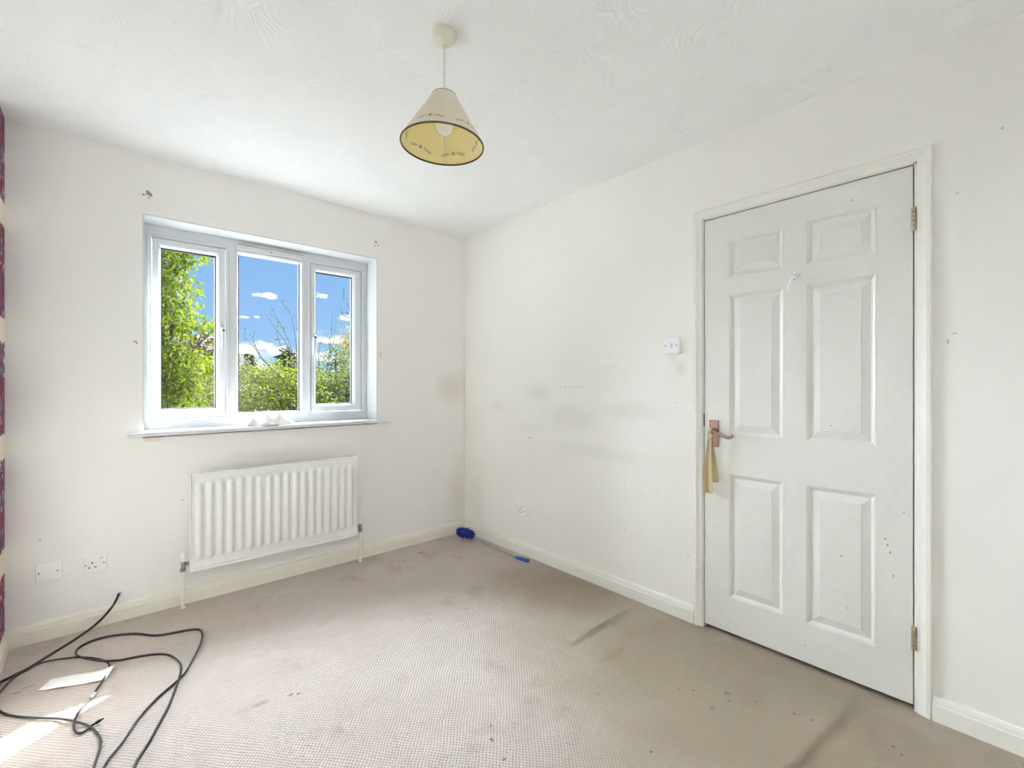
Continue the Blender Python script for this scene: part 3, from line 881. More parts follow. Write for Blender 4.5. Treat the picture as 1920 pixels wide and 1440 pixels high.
rect(rgt, 1.2362, 1.397, 0.0015, 0.022, 0.020, 0.0006).build('rocker_gap', M['screw'], ro)

# ------------------------------------------------------------------ pendant lamp
lp_ = on_z(833, 62, CZ)
LXc, LYc = lp_.x, lp_.y
lamp = thing('pendant_lamp', 'ceiling pendant with a conical parchment shade', 'lamp', (LXc, LYc, CZ))
MB().lathe([(0, 0), (0.042, 0), (0.043, -0.004), (0.043, -0.014), (0.041, -0.017), (0.038, -0.020), (0.030, -0.032), (0.014, -0.038), (0.008, -0.040), (0.007, -0.047), (0, -0.047)], 40).build('ceiling_rose', M['plastic_aged'], lamp, smooth=True, shade_angle=30)
zt, zb = 2.178 - CZ, 2.010 - CZ
rt, rb = 0.042, 0.1405
MB().tube([(0, 0, -0.042), (0.0, 0, zt - 0.0)], 0.0032, n=12).build('flex', M['plastic_aged'], lamp, smooth=True)
slope = (rb - rt) / (zt - zb)
shade = bpy.data.objects.new('lamp_shade', None); col.objects.link(shade); shade.parent = lamp
shade.location = (0, 0, zt)
shade.rotation_euler = (math.radians(1.0), math.radians(2.0), 0)
hs = zt - zb
sh = MB().lathe([(rt + (rb - rt) * k / 6, -hs * k / 6) for k in range(7)], 72, caps=False).build('shade_outer', M['shade_out'], shade, smooth=True)
MB().lathe([(rt - 0.0012 + (rb - rt) * k / 6, -hs * k / 6) for k in range(7)], 72, caps=False).build('shade_lining', M['shade_in'], shade, smooth=True)
for (r_, z_, q) in ((rb, -hs, 0.0026), (rt, 0.0, 0.0014)):
    ring = MB(); ring.lathe([(r_ - q * 0.5 + q * math.cos(2 * math.pi * k / 8), z_ + 1.2 * q * math.sin(2 * math.pi * k / 8)) for k in range(9)], 72, caps=False)
    ring.build('edge_trim', M['trim_brown'], shade, smooth=True)


def cone_pt(ang, s, off):
    """s = distance fraction from top; off = offset along outward normal"""
    r_ = rt + (rb - rt) * s
    nn = Vector((math.cos(ang), math.sin(ang), slope * 1.0)).normalized()
    return Vector((r_ * math.cos(ang), r_ * math.sin(ang), -hs * s)) + nn * off


def stencil(off):
    mb = MB()

    def petal(a0, s0, direction, ln, wd):
        # local 2-D frame in metres: u along the rim, w down the slope
        L_ = math.hypot(hs, rb - rt)
        pts = []
        c_, s_ = math.cos(direction), math.sin(direction)
        for (x, y) in ((0, 0), (ln * 0.35, wd), (ln * 0.75, wd * 0.8), (ln, 0), (ln * 0.75, -wd * 0.8), (ln * 0.35, -wd)):
            u_, w_ = x * c_ - y * s_, x * s_ + y * c_
            s2 = s0 + w_ / L_
            r2 = rt + (rb - rt) * s2
            pts.append(cone_pt(a0 + u_ / r2, s2, off))
        mb.add(pts, [tuple(range(6))])
    for k in range(6):
        A = math.radians(k * 60 + PHASE)
        for j in range(6): petal(A, 0.80, j * math.pi / 3 + 0.3, 0.0085, 0.0015)
        for sgn in (-1, 1):
            for i in range(5):
                aa = A + sgn * (0.115 + i * 0.052)
                s0 = 0.80 + 0.010 * i
                petal(aa, s0, (0 if sgn > 0 else math.pi) + 0.7, 0.0078, 0.0014)
                if i > 0: petal(aa, s0, (0 if sgn > 0 else math.pi) - 0.7, 0.0078, 0.0014)
                petal(aa, s0, (math.pi if sgn > 0 else 0), 0.0085, 0.0005)
    return mb


PHASE = 218
for off in (0.0008, -0.0022):
    q = stencil(off).build('flower_stencil', M['stencil'], shade); q['kind'] = 'stuff'
sa = math.radians(55)
MB().tube([cone_pt(sa, 0.02, -0.002), cone_pt(sa, 0.99, -0.002)], 0.0012, n=6).build('seam', M['shade_out'], shade)
sp = MB()
for k in range(3):
    a_ = 2 * math.pi * k / 3
    MB().tube([(0.015 * math.cos(a_), 0.015 * math.sin(a_), -0.004), (rt * math.cos(a_), rt * math.sin(a_), -0.002)], 0.0013, n=6).build('spider_arm', M['screw'], shade)

MB().lathe([(0, 0.004), (0.008, 0.004), (0.016, -0.008), (0.0165, -0.040), (0.0145, -0.058), (0, -0.058)], 28, (0, 0, zt)).build('lamp_holder', M['plastic_aged'], lamp, smooth=True)
bc = -0.104
MB().lathe([(0.0, bc - 0.030), (0.010, bc - 0.0284), (0.019, bc - 0.0232), (0.0255, bc - 0.0155), (0.0295, bc - 0.004), (0.030, bc + 0.004), (0.028, bc + 0.014), (0.0225, bc + 0.026), (0.0165, bc + 0.036), (0.0135, bc + 0.05)], 32, (0, 0, zt), caps=False).build('bulb', M['plastic'], lamp, smooth=True, shade_angle=80)

# ------------------------------------------------------------------ things on the door
hk = thing('door_hook', 'small white double coat hook stuck on the door', 'hook')
D = DX
q0 = on_x(1490, 519, D)
hk_plate = MB().rings((q0.y - 0.010, q0.z - 0.020, q0.y + 0.010, q0.z + 0.018), [(0, D), (0, D - 0.003), (0.003, D - 0.005)], fx).build('mount', M['plastic'], hk)
def arm(pts, r): MB().tube(smoothpath(pts, 5), r, n=10).build('prong', M['plastic'], hk, smooth=True)
P0 = (D - 0.005, q0.y, q0.z + 0.006)
arm([P0, (D - 0.020, q0.y + 0.001, q0.z + 0.000), (D - 0.034, q0.y + 0.006, q0.z - 0.022), (D - 0.040, q0.y + 0.012, q0.z - 0.048), (D - 0.048, q0.y + 0.014, q0.z - 0.060)], 0.0045)
arm([P0, (D - 0.018, q0.y - 0.008, q0.z + 0.012), (D - 0.030, q0.y - 0.020, q0.z + 0.014), (D - 0.040, q0.y - 0.028, q0.z + 0.006), (D - 0.044, q0.y - 0.029, q0.z - 0.008)], 0.0040)
arm([P0, (D - 0.016, q0.y + 0.008, q0.z + 0.012), (D - 0.028, q0.y + 0.018, q0.z + 0.006), (D - 0.034, q0.y + 0.024, q0.z - 0.004)], 0.0036)
for dz in (0.006, -0.012): disc(lambda u, v, d: (D - d, u, v), q0.y, q0.z + dz, 0.005, 0.0028, 0.0006).build('screw', M['screw'], hk)

rb_ = thing('ribbon', 'faded gold fabric ribbon knotted on the door lever', 'ribbon')


def strip(name, pts, ws, folds, ph):
    pts = smoothpath(pts, 8); n = len(pts)
    mb = MB(); R = []
    for i, p in enumerate(pts):
        t = i / (n - 1)
        w_ = np.interp(t, np.linspace(0, 1, len(ws)), ws)
        front, back = [], []
        for k in range(13):
            s = k / 12 * 2 - 1
            dep = 0.005 * math.sin(s * folds * 2 + ph + t * 1.5) * (0.6 + 0.6 * t)
            q = Vector((p.x + dep, p.y + s * w_ / 2, p.z + 0.004 * math.sin(s * 5 + ph) * (t > 0.95)))
            front.append(q + Vector((-0.0007, 0, 0))); back.append(q + Vector((0.0007, 0, 0)))
        R.append(front + back[::-1])
    o0 = len(mb.v); mb.grid(R, closed_v=True)
    k = len(R[0]); mb.f.append(tuple(range(k))); mb.f.append(tuple(reversed(range((n - 1) * k, n * k))))
    return mb.build(name, M['ribbon'], rb_, smooth=True, shade_angle=60)


X_ = DX - 0.034
strip('tail', [(X_ - 0.012, hy - 0.002, hz - 0.010), (X_ - 0.012, hy + 0.001, hz - 0.06), (X_ - 0.004, hy + 0.008, hz - 0.14), (X_ + 0.006, hy + 0.016, hz - 0.22), (X_ + 0.010, hy + 0.016, hz - 0.305)], [0.016, 0.019, 0.034, 0.044, 0.044], 1.7, 0.2)
strip('tail', [(X_ - 0.008, hy - 0.006, hz - 0.012), (X_ - 0.004, hy - 0.008, hz - 0.07), (X_ + 0.004, hy - 0.011, hz - 0.14), (X_ + 0.010, hy - 0.013, hz - 0.245)], [0.012, 0.015, 0.026, 0.032], 1.3, 1.6)
kn = MB()
for k in range(3):
    kn.tube([(X_ - 0.010 + 0.0125 * math.cos(q) , hy - 0.004 + 0.0055 * (k - 1), hz + 0.0125 * math.sin(q)) for q in np.linspace(0, 2 * math.pi, 15)[:-1]] , 0.0035, n=8, caps=False)
kn.lathe([(0, -0.016), (0.010, -0.012), (0.013, 0), (0.009, 0.012), (0, 0.016)], 14, (X_ - 0.014, hy - 0.002, hz - 0.024))
kn.build('knot', M['ribbon'], rb_, smooth=True)

# ------------------------------------------------------------------ cloth on the window sill
ca, cb = on_y(458, 802, 3.10), on_y(545, 797, 3.10)
nxc, nyc = 60, 30
mb = MB(); Rr = []
for i in range(nxc):
    row = []
    for j in range(nyc):
        s, t = i / (nxc - 1), j / (nyc - 1)
        edge = min(1, min(s, 1 - s) * 9) ** 0.4 * min(1, min(t, 1 - t) * 6) ** 0.4
        x = ca.x + (cb.x - ca.x) * (s + 0.05 * math.sin(t * 7 + 1) * (0.3 + s)) + 0.006 * math.sin(t * 17)
        y = 3.052 + 0.125 * t + 0.018 * math.sin(s * 9 + 0.5) * (1 - t)
        hgt = 0.030 + 0.020 * math.sin(s * 9 + t * 4 + 1.0) + 0.014 * math.sin(s * 23 - t * 9) + 0.010 * math.sin(s * 15 + t * 21 + 2)
        hgt *= (1.25 - 0.7 * abs(s - 0.45) * 1.6)
        row.append((x, y, SZ + 0.002 + max(0.014, hgt) * edge))
    Rr.append(row)
mb.grid(Rr)
base = [(p[0], p[1], SZ + 0.0005) for row in Rr for p in row]
cl = mb.build('cloth', M['cloth'], smooth=True, shade_angle=120)
so = cl.modifiers.new('thick', 'SOLIDIFY'); so.thickness = 0.0015; so.offset = 1
tag(cl, 'crumpled white cloth lying on the window sill', 'cloth')

# ------------------------------------------------------------------ duster in the corner
du = thing('feather_duster', 'blue chenille duster with a thin rod by the skirting', 'duster')
h0, h1 = on_z(861, 1000, 0.045), on_z(885, 1006, 0.040)
r1 = on_z(968, 1045, 0.014); r2 = on_z(992, 1052, 0.012)
ax = (h1 - h0).normalized()
ctr = (h0 + h1) / 2
ctr.z = 0.055
half = 0.058
body = MB()
Lp = []
core = [(ctr + ax * (half * s), 0.030 * math.sqrt(max(0.02, 1 - s * s))) for s in np.linspace(-0.98, 0.98, 9)]
body.tube([p for p, _ in core], [r for _, r in core], n=12)
body.build('core', M['blue_chenille'], du, smooth=True)
fing = MB()
side1 = ax.cross(Vector((0, 0, 1))).normalized(); side2 = ax.cross(side1)
for k in range(260):
    s = random.uniform(-1, 1); an = random.uniform(0, 2 * math.pi)
    dirv = (side1 * math.cos(an) + side2 * math.sin(an)) * math.sqrt(max(0.05, 1 - s * s * 0.8)) + ax * (s * 0.75)
    dirv = (dirv + Vector((random.uniform(-.25, .25), random.uniform(-.25, .25), random.uniform(-.25, .1)))).normalized()
    p0 = ctr + ax * (half * 0.85 * s) + dirv * 0.012
    p1 = p0 + dirv * random.uniform(0.022, 0.032)
    if p1.z < 0.006: p1.z = 0.006
    if p0.z < 0.006: p0.z = 0.006
    pm = (p0 + p1) / 2 + Vector((0, 0, 0.002))
    fing.tube([p0, pm, p1], [0.0042, 0.0046, 0.0026], n=6)
fo_ = fing.build('chenille_fingers', M['blue_chenille'], du, smooth=True); fo_['kind'] = 'stuff'
tg = on_z(870, 1008, 0.018)
MB().box((tg.x - 0.010, tg.y - 0.016, 0.008), (tg.x + 0.012, tg.y - 0.014, 0.034)).build('care_tag', M['label_white'], du)
MB().tube([ctr + ax * half * 0.9, Vector((h1.x, h1.y, 0.030)).lerp(r1, 0.25), r1], 0.0035, n=10).build('rod', M['chrome'], du, smooth=True)
dv = (r2 - r1).normalized()
MB().tube([r1 - dv * 0.006, r1, r1 + dv * 0.02, r2 - dv * 0.02, r2 - dv * 0.004, r2], [0.006, 0.0085, 0.0105, 0.0125, 0.0115, 0.006], n=16).build('grip', M['blue_plastic'], du, smooth=True)

# ------------------------------------------------------------------ cables and paper on the carpet
cpx = lambda x, y: (x / 3.4275, 1020 + y / 3.4275)


def fpath(pts, z=0.006):
    out = []
    for p in pts:
        q = on_z(*cpx(p[0], p[1]), p[2] if len(p) > 2 else z)
        out.append(q)
    return out


TWIN = []
for k in range(8): TWIN.append((0.75 + math.cos(-math.pi * 0.75 + k * math.pi * 1.5 / 7), math.sin(-math.pi * 0.75 + k * math.pi * 1.5 / 7)))
for k in range(8): TWIN.append((-0.75 + math.cos(math.pi * 0.25 + k * math.pi * 1.5 / 7), math.sin(math.pi * 0.25 + k * math.pi * 1.5 / 7)))

wall_hole = on_y(222, 1113, WY)
A_ = [wall_hole + Vector((0.004, 0.004, 0)), wall_hole + Vector((-0.006, -0.030, -0.012))]
A_ += [on_y(*cpx(733, 385), WY - 0.052), on_y(*cpx(700, 430), WY - 0.090)]
A_ += fpath([(640, 495, 0.03), (560, 560, 0.012), (440, 640), (300, 725), (180, 800, 0.012), (80, 850), (0, 890)])
A_ += [Vector((LX + 0.024, 2.70, 0.008)), Vector((LX + 0.026, 2.55, 0.006)), Vector((LX + 0.030, 2.30, 0.006)), Vector((LX + 0.05, 2.0, 0.006)), Vector((LX + 0.16, 1.78, 0.006)), Vector((-0.03, 1.82, 0.006))]
C_ = [(660, 1440), (700, 1380), (790, 1270), (850, 1180), (900, 1110), (1000, 1000), (1080, 930), (1160, 860), (1200, 810), (1250, 720), (1285, 650), (1300, 590), (1285, 553), (1230, 550), (1130, 568), (1000, 588), (870, 577), (720, 590), (600, 620), (510, 665), (487, 705), (520, 728), (600, 745, 0.013), (680, 752, 0.013), (780, 745), (880, 725), (1000, 708), (1080, 712), (1140, 745), (1165, 790), (1155, 850, 0.013), (1120, 950, 0.013), (1080, 1050), (1020, 1160), (960, 1270), (890, 1380), (860, 1440), (820, 1520), (760, 1620)]
A_ += fpath(C_)
cb1 = MB().tube(smoothpath(A_, 6), 0.0031, prof=TWIN).build('coaxial_cable', M['cable'], smooth=True)
tag(cb1, 'black twin cable coming out of the wall and looping over the carpet', 'cable')
B_ = fpath([(625, 1145, 0.010), (580, 1172), (545, 1203), (505, 1217), (478, 1195), (476, 1150), (495, 1100), (530, 1050), (570, 1005), (610, 950), (660, 880), (697, 812), (702, 775), (670, 750), (600, 733), (500, 728), (380, 740), (260, 765), (175, 803), (100, 848), (40, 905), (0, 955)])
B_ += [Vector((-0.295, 2.60, 0.006)), Vector((-0.290, 2.53, 0.006))]
B_ += fpath([(0, 1075), (40, 1095), (120, 1110), (250, 1118), (370, 1122), (470, 1138, 0.012), (560, 1165), (610, 1200), (645, 1255), (640, 1320), (615, 1400), (598, 1450), (570, 1540)])
cb2t = thing('aerial_lead', 'thin black lead with a white tag, loose end curled near the sunlit patch', 'cable')
MB().tube(smoothpath(B_, 6), 0.0036, n=10).build('sheath', M['cable'], cb2t, smooth=True)
e0, e1 = B_[0], B_[1]; dv = (e0 - e1).normalized()
MB().tube([e0 - dv * 0.004, e0 + dv * 0.010, e0 + dv * 0.011, e0 + dv * 0.018], [0.0048, 0.0048, 0.003, 0.002], n=12).build('plug', M['gasket'], cb2t, smooth=True)
t0_, t1_ = fpath([(585, 990), (612, 962)])
MB().tube([t0_ + Vector((0, 0, 0.001)), t1_ + Vector((0, 0, 0.001))], 0.0062, n=12).build('tag_sleeve', M['label_white'], cb2t, smooth=True)
gr = MB().lathe([(0.0065, 0.0), (0.013, 0.0), (0.012, 0.004), (0.0075, 0.006), (0.0065, 0.004)], 20, caps=False).build('cable_grommet', M['plastic'], cb1, smooth=True)
gr.rotation_euler = (math.pi / 2, 0, 0); gr.location = (wall_hole.x + 0.003, WY, wall_hole.z + 0.002)

pc = [on_z(*cpx(*p), 0.004) for p in ((245, 948), (330, 868), (740, 795), (680, 875))]
mb = MB(); rows = []
for i in range(24):
    row = []
    for j in range(8):
        s, t = i / 23, j / 7
        p = pc[0].lerp(pc[3], s).lerp(pc[1].lerp(pc[2], s), t)
        p.z = 0.0035 + 0.003 * math.sin(s * 5) ** 2 + 0.010 * max(0, s - 0.8) * 5 * t + 0.006 * max(0, 0.12 - s) * 8 * (1 - t)
        row.append(p)
    rows.append(row)
mb.grid(rows)
pp = mb.build('paper_sheet', M['paper'], smooth=True)
so = pp.modifiers.new('thick', 'SOLIDIFY'); so.thickness = 0.0006; so.offset = 1
tag(pp, 'torn strip of white paper lying under the cable on the carpet', 'paper')

# ------------------------------------------------------------------ outside: ground, trees, shrubs
gm = Mat('pale_bounce_ground', srgb(178, 176, 172), 0.95, spec=0.1)  # unseen ground made pale so it bounces sunlight up into the room
gm.mix(gm.smooth(gm.noise(0.8, 5), 0.4, 0.65), srgb(168, 166, 160)); gm.bump(gm.noise(8, 4), 0.4, 0.02)
struct(MB().box((-60, 3.4, GROUND - 0.3), (90, 140, GROUND)).build('ground', gm.m))


def leaf_mat(name, dark, light, trans, transcol):
    m = Mat(name, dark, 0.6, spec=0.15)
    at = m.N('ShaderNodeAttribute'); at.attribute_name = 'tone'
    oi = m.N('ShaderNodeObjectInfo')
    m.mix(at.outputs['Fac'], light, dark)
    t = m.N('ShaderNodeBsdfTranslucent')
    mx = m.N('ShaderNodeMix'); mx.data_type = 'RGBA'
    m.L(at.outputs['Fac'], mx.inputs[0]); mx.inputs[6].default_value = tuple(c * 0.55 for c in transcol[:3]) + (1,); mx.inputs[7].default_value = transcol
    m.L(mx.outputs[2], t.inputs[0])
    ms = m.N('ShaderNodeMixShader'); ms.inputs[0].default_value = trans
    out = [n for n in m.nt.nodes if n.type == 'OUTPUT_MATERIAL'][0]
    m.L(m.b.outputs[0], ms.inputs[1]); m.L(t.outputs[0], ms.inputs[2]); m.L(ms.outputs[0], out.inputs[0])
    return m.m


K = 0.31
def lc(r, g, b, k=1.0): c = srgb(r, g, b); return tuple(min(1, q * K * k) for q in c[:3]) + (1,)


LM = {
    'broad': leaf_mat('broad_leaf', lc(34, 66, 38), lc(150, 176, 70), 0.42, lc(186, 206, 40)),
    'olive': leaf_mat('olive_leaf', lc(84, 104, 52), lc(156, 160, 92), 0.35, lc(170, 176, 72)),
    'lime': leaf_mat('lime_leaf', lc(78, 112, 44), lc(164, 184, 60), 0.45, lc(190, 206, 48)),
    'deep': leaf_mat('deep_green_leaf', lc(40, 74, 52), lc(110, 138, 78), 0.35, lc(140, 164, 60)),
    'conifer': leaf_mat('conifer_needle', lc(34, 62, 44), lc(86, 104, 62), 0.2, lc(90, 110, 50)),
    'amber': leaf_mat('amber_leaf', lc(120, 112, 50), lc(196, 168, 66), 0.45, lc(210, 180, 60)),
    'rust': leaf_mat('rusty_leaf', lc(84, 84, 44), lc(150, 130, 66), 0.35, lc(150, 130, 50)),
}
M['bark'] = simple('brown_bark', lc(110, 98, 84, 1.0), 0.9, bump=(30, 0.5, 0.01))

LEAF8 = (np.array([(0, 0, 0), (0.30, 0.5, 0.06), (0.30, 0, -0.03), (0.30, -0.5, 0.06), (0.68, 0.38, 0.03), (0.68, 0, -0.06), (0.68, -0.38, 0.03), (1, 0, -0.14)], float),
         [(0, 2, 1), (0, 3, 2), (1, 2, 5, 4), (2, 3, 6, 5), (4, 5, 7), (5, 6, 7)])
LEAF4 = (np.array([(0, 0, 0), (0.45, 0.5, 0.08), (0.45, -0.5, 0.08), (1, 0, -0.05)], float), [(0, 2, 1), (1, 2, 3)])


def rot_mats(n, droop, spread=1.0):
    """rows: leaf axis, leaf width axis, leaf normal"""
    az = rng.uniform(0, 2 * np.pi, n); el = -droop + rng.normal(0, 0.5 * spread, n)
    X = np.stack([np.cos(az) * np.cos(el), np.sin(az) * np.cos(el), np.sin(el)], 1)
    R = rng.normal(size=(n, 3)); R[:, 2] += 1.0
    Yv = np.cross(R, X); Yv /= np.linalg.norm(Yv, axis=1, keepdims=True)
    Zv = np.cross(X, Yv)
    return np.stack([X, Yv, Zv], 1)


def leaves(name, mat, parent, P, ln, wd, droop, tpl, tone=None):
    n = len(P)
    T, faces = tpl
    Rm = rot_mats(n, droop)
    s = rng.uniform(0.7, 1.25, n)
    loc = T[None] * np.array([ln, wd, ln])[None, None] * s[:, None, None]
    W = np.einsum('nki,nij->nkj', loc, Rm) + P[:, None]
    k = len(T)
    me = bpy.data.meshes.new(name)
    V = W.reshape(-1, 3)
    fl = [i for f in faces for i in f]; sizes = np.array([len(f) for f in faces])
    me.vertices.add(len(V)); me.vertices.foreach_set('co', V.ravel())
    li = (np.array(fl)[None] + (np.arange(n) * k)[:, None]).ravel()
    me.loops.add(len(li)); me.loops.foreach_set('vertex_index', li.astype(np.int32))
    sz = np.tile(sizes, n); st = np.concatenate([[0], np.cumsum(sz)[:-1]])
    me.polygons.add(len(sz)); me.polygons.foreach_set('loop_start', st.astype(np.int32)); me.polygons.foreach_set('loop_total', sz.astype(np.int32))
    tn = np.clip(rng.beta(0.9, 1.25, n) if tone is None else tone, 0, 1)
    at = me.attributes.new('tone', 'FLOAT', 'POINT'); at.data.foreach_set('value', np.repeat(tn, k).astype(np.float32))
    me.update(calc_edges=True); me.validate()
    me.materials.append(mat)
    o = bpy.data.objects.new(name, me); col.objects.link(o); o.parent = parent
    o['kind'] = 'stuff'
    return o


def blob_points(blobs, n, shell=0.45):
    vol = np.array([b[1][0] * b[1][1] * b[1][2] for b in blobs]) ** 0.8
    cnt = rng.multinomial(n, vol / vol.sum())
    out = []
    for (c, r), m in zip(blobs, cnt):
        d = rng.normal(size=(m, 3)); d /= np.linalg.norm(d, axis=1, keepdims=True)
        rad_ = (shell + (1 - shell) * rng.uniform(0, 1, m) ** 0.6) * (1 + 0.15 * np.sin(d[:, 0] * 7 + d[:, 2] * 9))
        out.append(np.array(c)[None] + d * rad_[:, None] * np.array(r)[None])
    return np.concatenate(out)


def limb(path, r0, r1, parent, name='branch', n=7):
    path = smoothpath(path, 5); m = len(path)
    return MB().tube(path, [r0 + (r1 - r0) * i / (m - 1) for i in range(m)], n=n).build(name, M['bark'], parent, smooth=True)


def make_tree(name, label, cat, base, blobs, n, ln, wd, droop, mat, tpl=LEAF4, trunk_r=0.12, group=None, shell=0.45):
    base = Vector((base[0], base[1], GROUND))
    t = thing(name, label, cat, (0, 0, 0), group)
    top = Vector(np.mean([b[0] for b in blobs], axis=0))
    mid = base.lerp(top, 0.5) + Vector((0.1, 0, 0))
    limb([base - Vector((0, 0, 0.05)), mid, top], trunk_r, trunk_r * 0.4, t, 'trunk')
    for (c, r) in blobs[:10]:
        s = base.lerp(top, random.uniform(0.4, 0.75))
        limb([s, s.lerp(Vector(c), 0.5) + Vector((0, 0, 0.15)), Vector(c)], trunk_r * 0.4, trunk_r * 0.1, t)
    P = blob_points(blobs, n, shell)
    P = P[P[:, 2] > GROUND + 0.1]
    leaves('foliage', mat, t, P, ln, wd, droop, tpl)
    return t


def pb(px, py, Y, rx, rz, ry=None):
    """a clump of foliage centred where the sight line meets distance Y; radii in metres"""
    p = on_y(px, py, Y)
    return ((p.x, p.y, p.z), (rx, ry if ry else rx, rz))


def mpp(Y, px=500):
    """metres per pixel at distance Y"""
    return (on_y(px + 1, 720, Y) - on_y(px, 720, Y)).length


# 1  broad-leaved tree by the window, hanging leaves
Y1 = 8.6
bl = []
for (px, py, rx, rz) in [(285, 480, .55, .5), (315, 495, .38, .40), (290, 545, .6, .45), (325, 545, .36, .40), (295, 600, .5, .45), (330, 590, .30, .35), (295, 640, .36, .4), (345, 610, .30, .12), (385, 606, .24, .10), (408, 610, .2, .14), (300, 690, .6, .45), (335, 680, .45, .32), (372, 684, .40, .16), (397, 684, .26, .18), (300, 745, .5, .5), (335, 735, .42, .4), (270, 420, .6, .5), (230, 560, .9, .9), (240, 700, .9, .9), (345, 480, .22, .12), (380, 478, .20, .08), (300, 800, .9, .6), (325, 455, .4, .4)]:
    bl.append(pb(px, py, Y1 + random.uniform(-0.5, 0.6), rx, rz, 0.5))
t1 = make_tree('broadleaf_tree', 'tree with long glossy drooping leaves filling the casement nearest the maroon wall', 'tree', on_y(250, 720, Y1 + 0.4)[:2], bl, 9500, 0.088, 0.030, 0.55, LM['broad'], LEAF8, 0.055, shell=0.25)
# the leaves that can be picked out one by one
lm_me = bpy.data.meshes.new('leaf')
lm_me.from_pydata([tuple(v) for v in LEAF8[0] * np.array([0.092, 0.032, 0.092])], [], LEAF8[1])
at = lm_me.attributes.new('tone', 'FLOAT', 'POINT'); at.data.foreach_set('value', [0.55] * 8)
lm_me.materials.append(LM['broad'])
lm2 = lm_me.copy(); lm2.attributes['tone'].data.foreach_set('value', [0.2] * 8)
lm3 = lm_me.copy(); lm3.attributes['tone'].data.foreach_set('value', [0.9] * 8)
fr_b = [pb(px, py, Y1 - 0.75, rx, rz, 0.12) for (px, py, rx, rz) in [(315, 490, .25, .28), (322, 545, .22, .35), (318, 600, .25, .35), (345, 612, .26, .14), (390, 608, .20, .14), (320, 650, .28, .3), (365, 672, .40, .18), (330, 700, .35, .3), (320, 745, .35, .3), (365, 478, .22, .05), (358, 540, .08, .04), (347, 565, .10, .10)]]
LP = blob_points(fr_b, 290, 0.1)
RM = rot_mats(len(LP), 0.6)
for i, (p, R3) in enumerate(zip(LP, RM)):
    o = bpy.data.objects.new('leaf', (lm_me, lm2, lm3)[i % 3]); col.objects.link(o); o.parent = t1
    Mx = Matrix(R3.tolist()).transposed().to_4x4(); Mx.translation = Vector(p)
    o.matrix_local = Mx @ Matrix.Scale(random.uniform(0.8, 1.3), 4)

# 2  fine-leaved olive shrub beside it
make_tree('olive_shrub', 'fine-leaved olive green shrub below the glossy drooping-leaved tree', 'shrub', on_y(385, 720, 10.5)[:2],
          [pb(395, 735, 10.5, .8, .42), pb(365, 755, 10.2, .6, .4), pb(420, 750, 10.6, .8, .5), pb(400, 800, 10.3, 1.2, .9)], 7000, 0.06, 0.022, 0.0, LM['olive'], LEAF4, 0.06)
# 3  far rust-green tree
make_tree('far_tree', 'distant rusty green tree with a pointed top showing behind the drooping leaves', 'tree', on_y(370, 720, 34)[:2],
          [pb(374, 646, 34, 1.0, 1.1), pb(380, 662, 34, 1.6, 1.2), pb(345, 660, 34, 2.2, 1.0), pb(365, 690, 33, 3.0, 1.6), pb(360, 740, 33, 4, 2.4)], 5000, 0.26, 0.14, 0.1, LM['rust'], LEAF4, 0.2)
# 4  bushy lime-green shrubs across the fixed light
make_tree('hedge_shrub', 'greyish green bushy shrub with fine leaves beside the fixed light\'s left edge', 'shrub', on_y(480, 720, 12.5)[:2],
          [pb(455, 705, 12.5, .8, .40), pb(480, 712, 12.6, .9, .5), pb(470, 750, 12.2, 1.3, .7), pb(500, 745, 12.4, .9, .6), pb(465, 810, 12.0, 1.6, 1.0), pb(430, 750, 12.6, 1.2, .8)], 14000, 0.066, 0.026, 0.1, LM['olive'], LEAF4, 0.08)
make_tree('lime_shrub', 'bright lime-green bushy shrub in the middle of the fixed light', 'shrub', on_y(535, 720, 11.5)[:2],
          [pb(520, 715, 11.6, .75, .42), pb(545, 705, 11.8, .75, .5), pb(555, 735, 11.4, .8, .6), pb(515, 755, 11.2, .9, .6), pb(545, 775, 11.0, 1.2, .8), pb(575, 745, 11.6, .9, .7), pb(540, 840, 11, 1.7, 1.0)], 15000, 0.074, 0.032, 0.15, LM['lime'], LEAF4, 0.09)


# 5  conifers far off
def conifer(px, py_top, Y, w_, lab):
    t = thing('conifer', lab, 'tree')
    top = on_y(px, py_top, Y)
    h_ = top.z - GROUND
    limb([(top.x, top.y, GROUND), (top.x, top.y, GROUND + h_ * .5), top], 0.2, 0.02, t, 'trunk')
    n_ = 3200
    u = rng.uniform(0, 1, n_) ** 0.6
    an = rng.uniform(0, 2 * np.pi, n_)
    tier = 0.75 + 0.35 * np.abs(np.sin(u * 22))
    rr = (u * w_ * tier + 0.05) * rng.uniform(0.2, 1, n_) ** 0.5
    P = np.stack([top.x + rr * np.cos(an), top.y + rr * np.sin(an), top.z - u * h_ * 0.75 - 0.15 * rr], 1)
    leaves('foliage', LM['conifer'], t, P, 0.42, 0.14, 0.25, LEAF4)


conifer(530, 658, 38, 2.4, 'slender dark conifer, the paler and thinner of the distant pair')
conifer(543, 653, 36, 2.8, 'taller dark conifer beyond the lime-green shrub')
conifer(469, 664, 42, 0.9, 'thin spire-like conifer tip beyond the greyish green shrub')


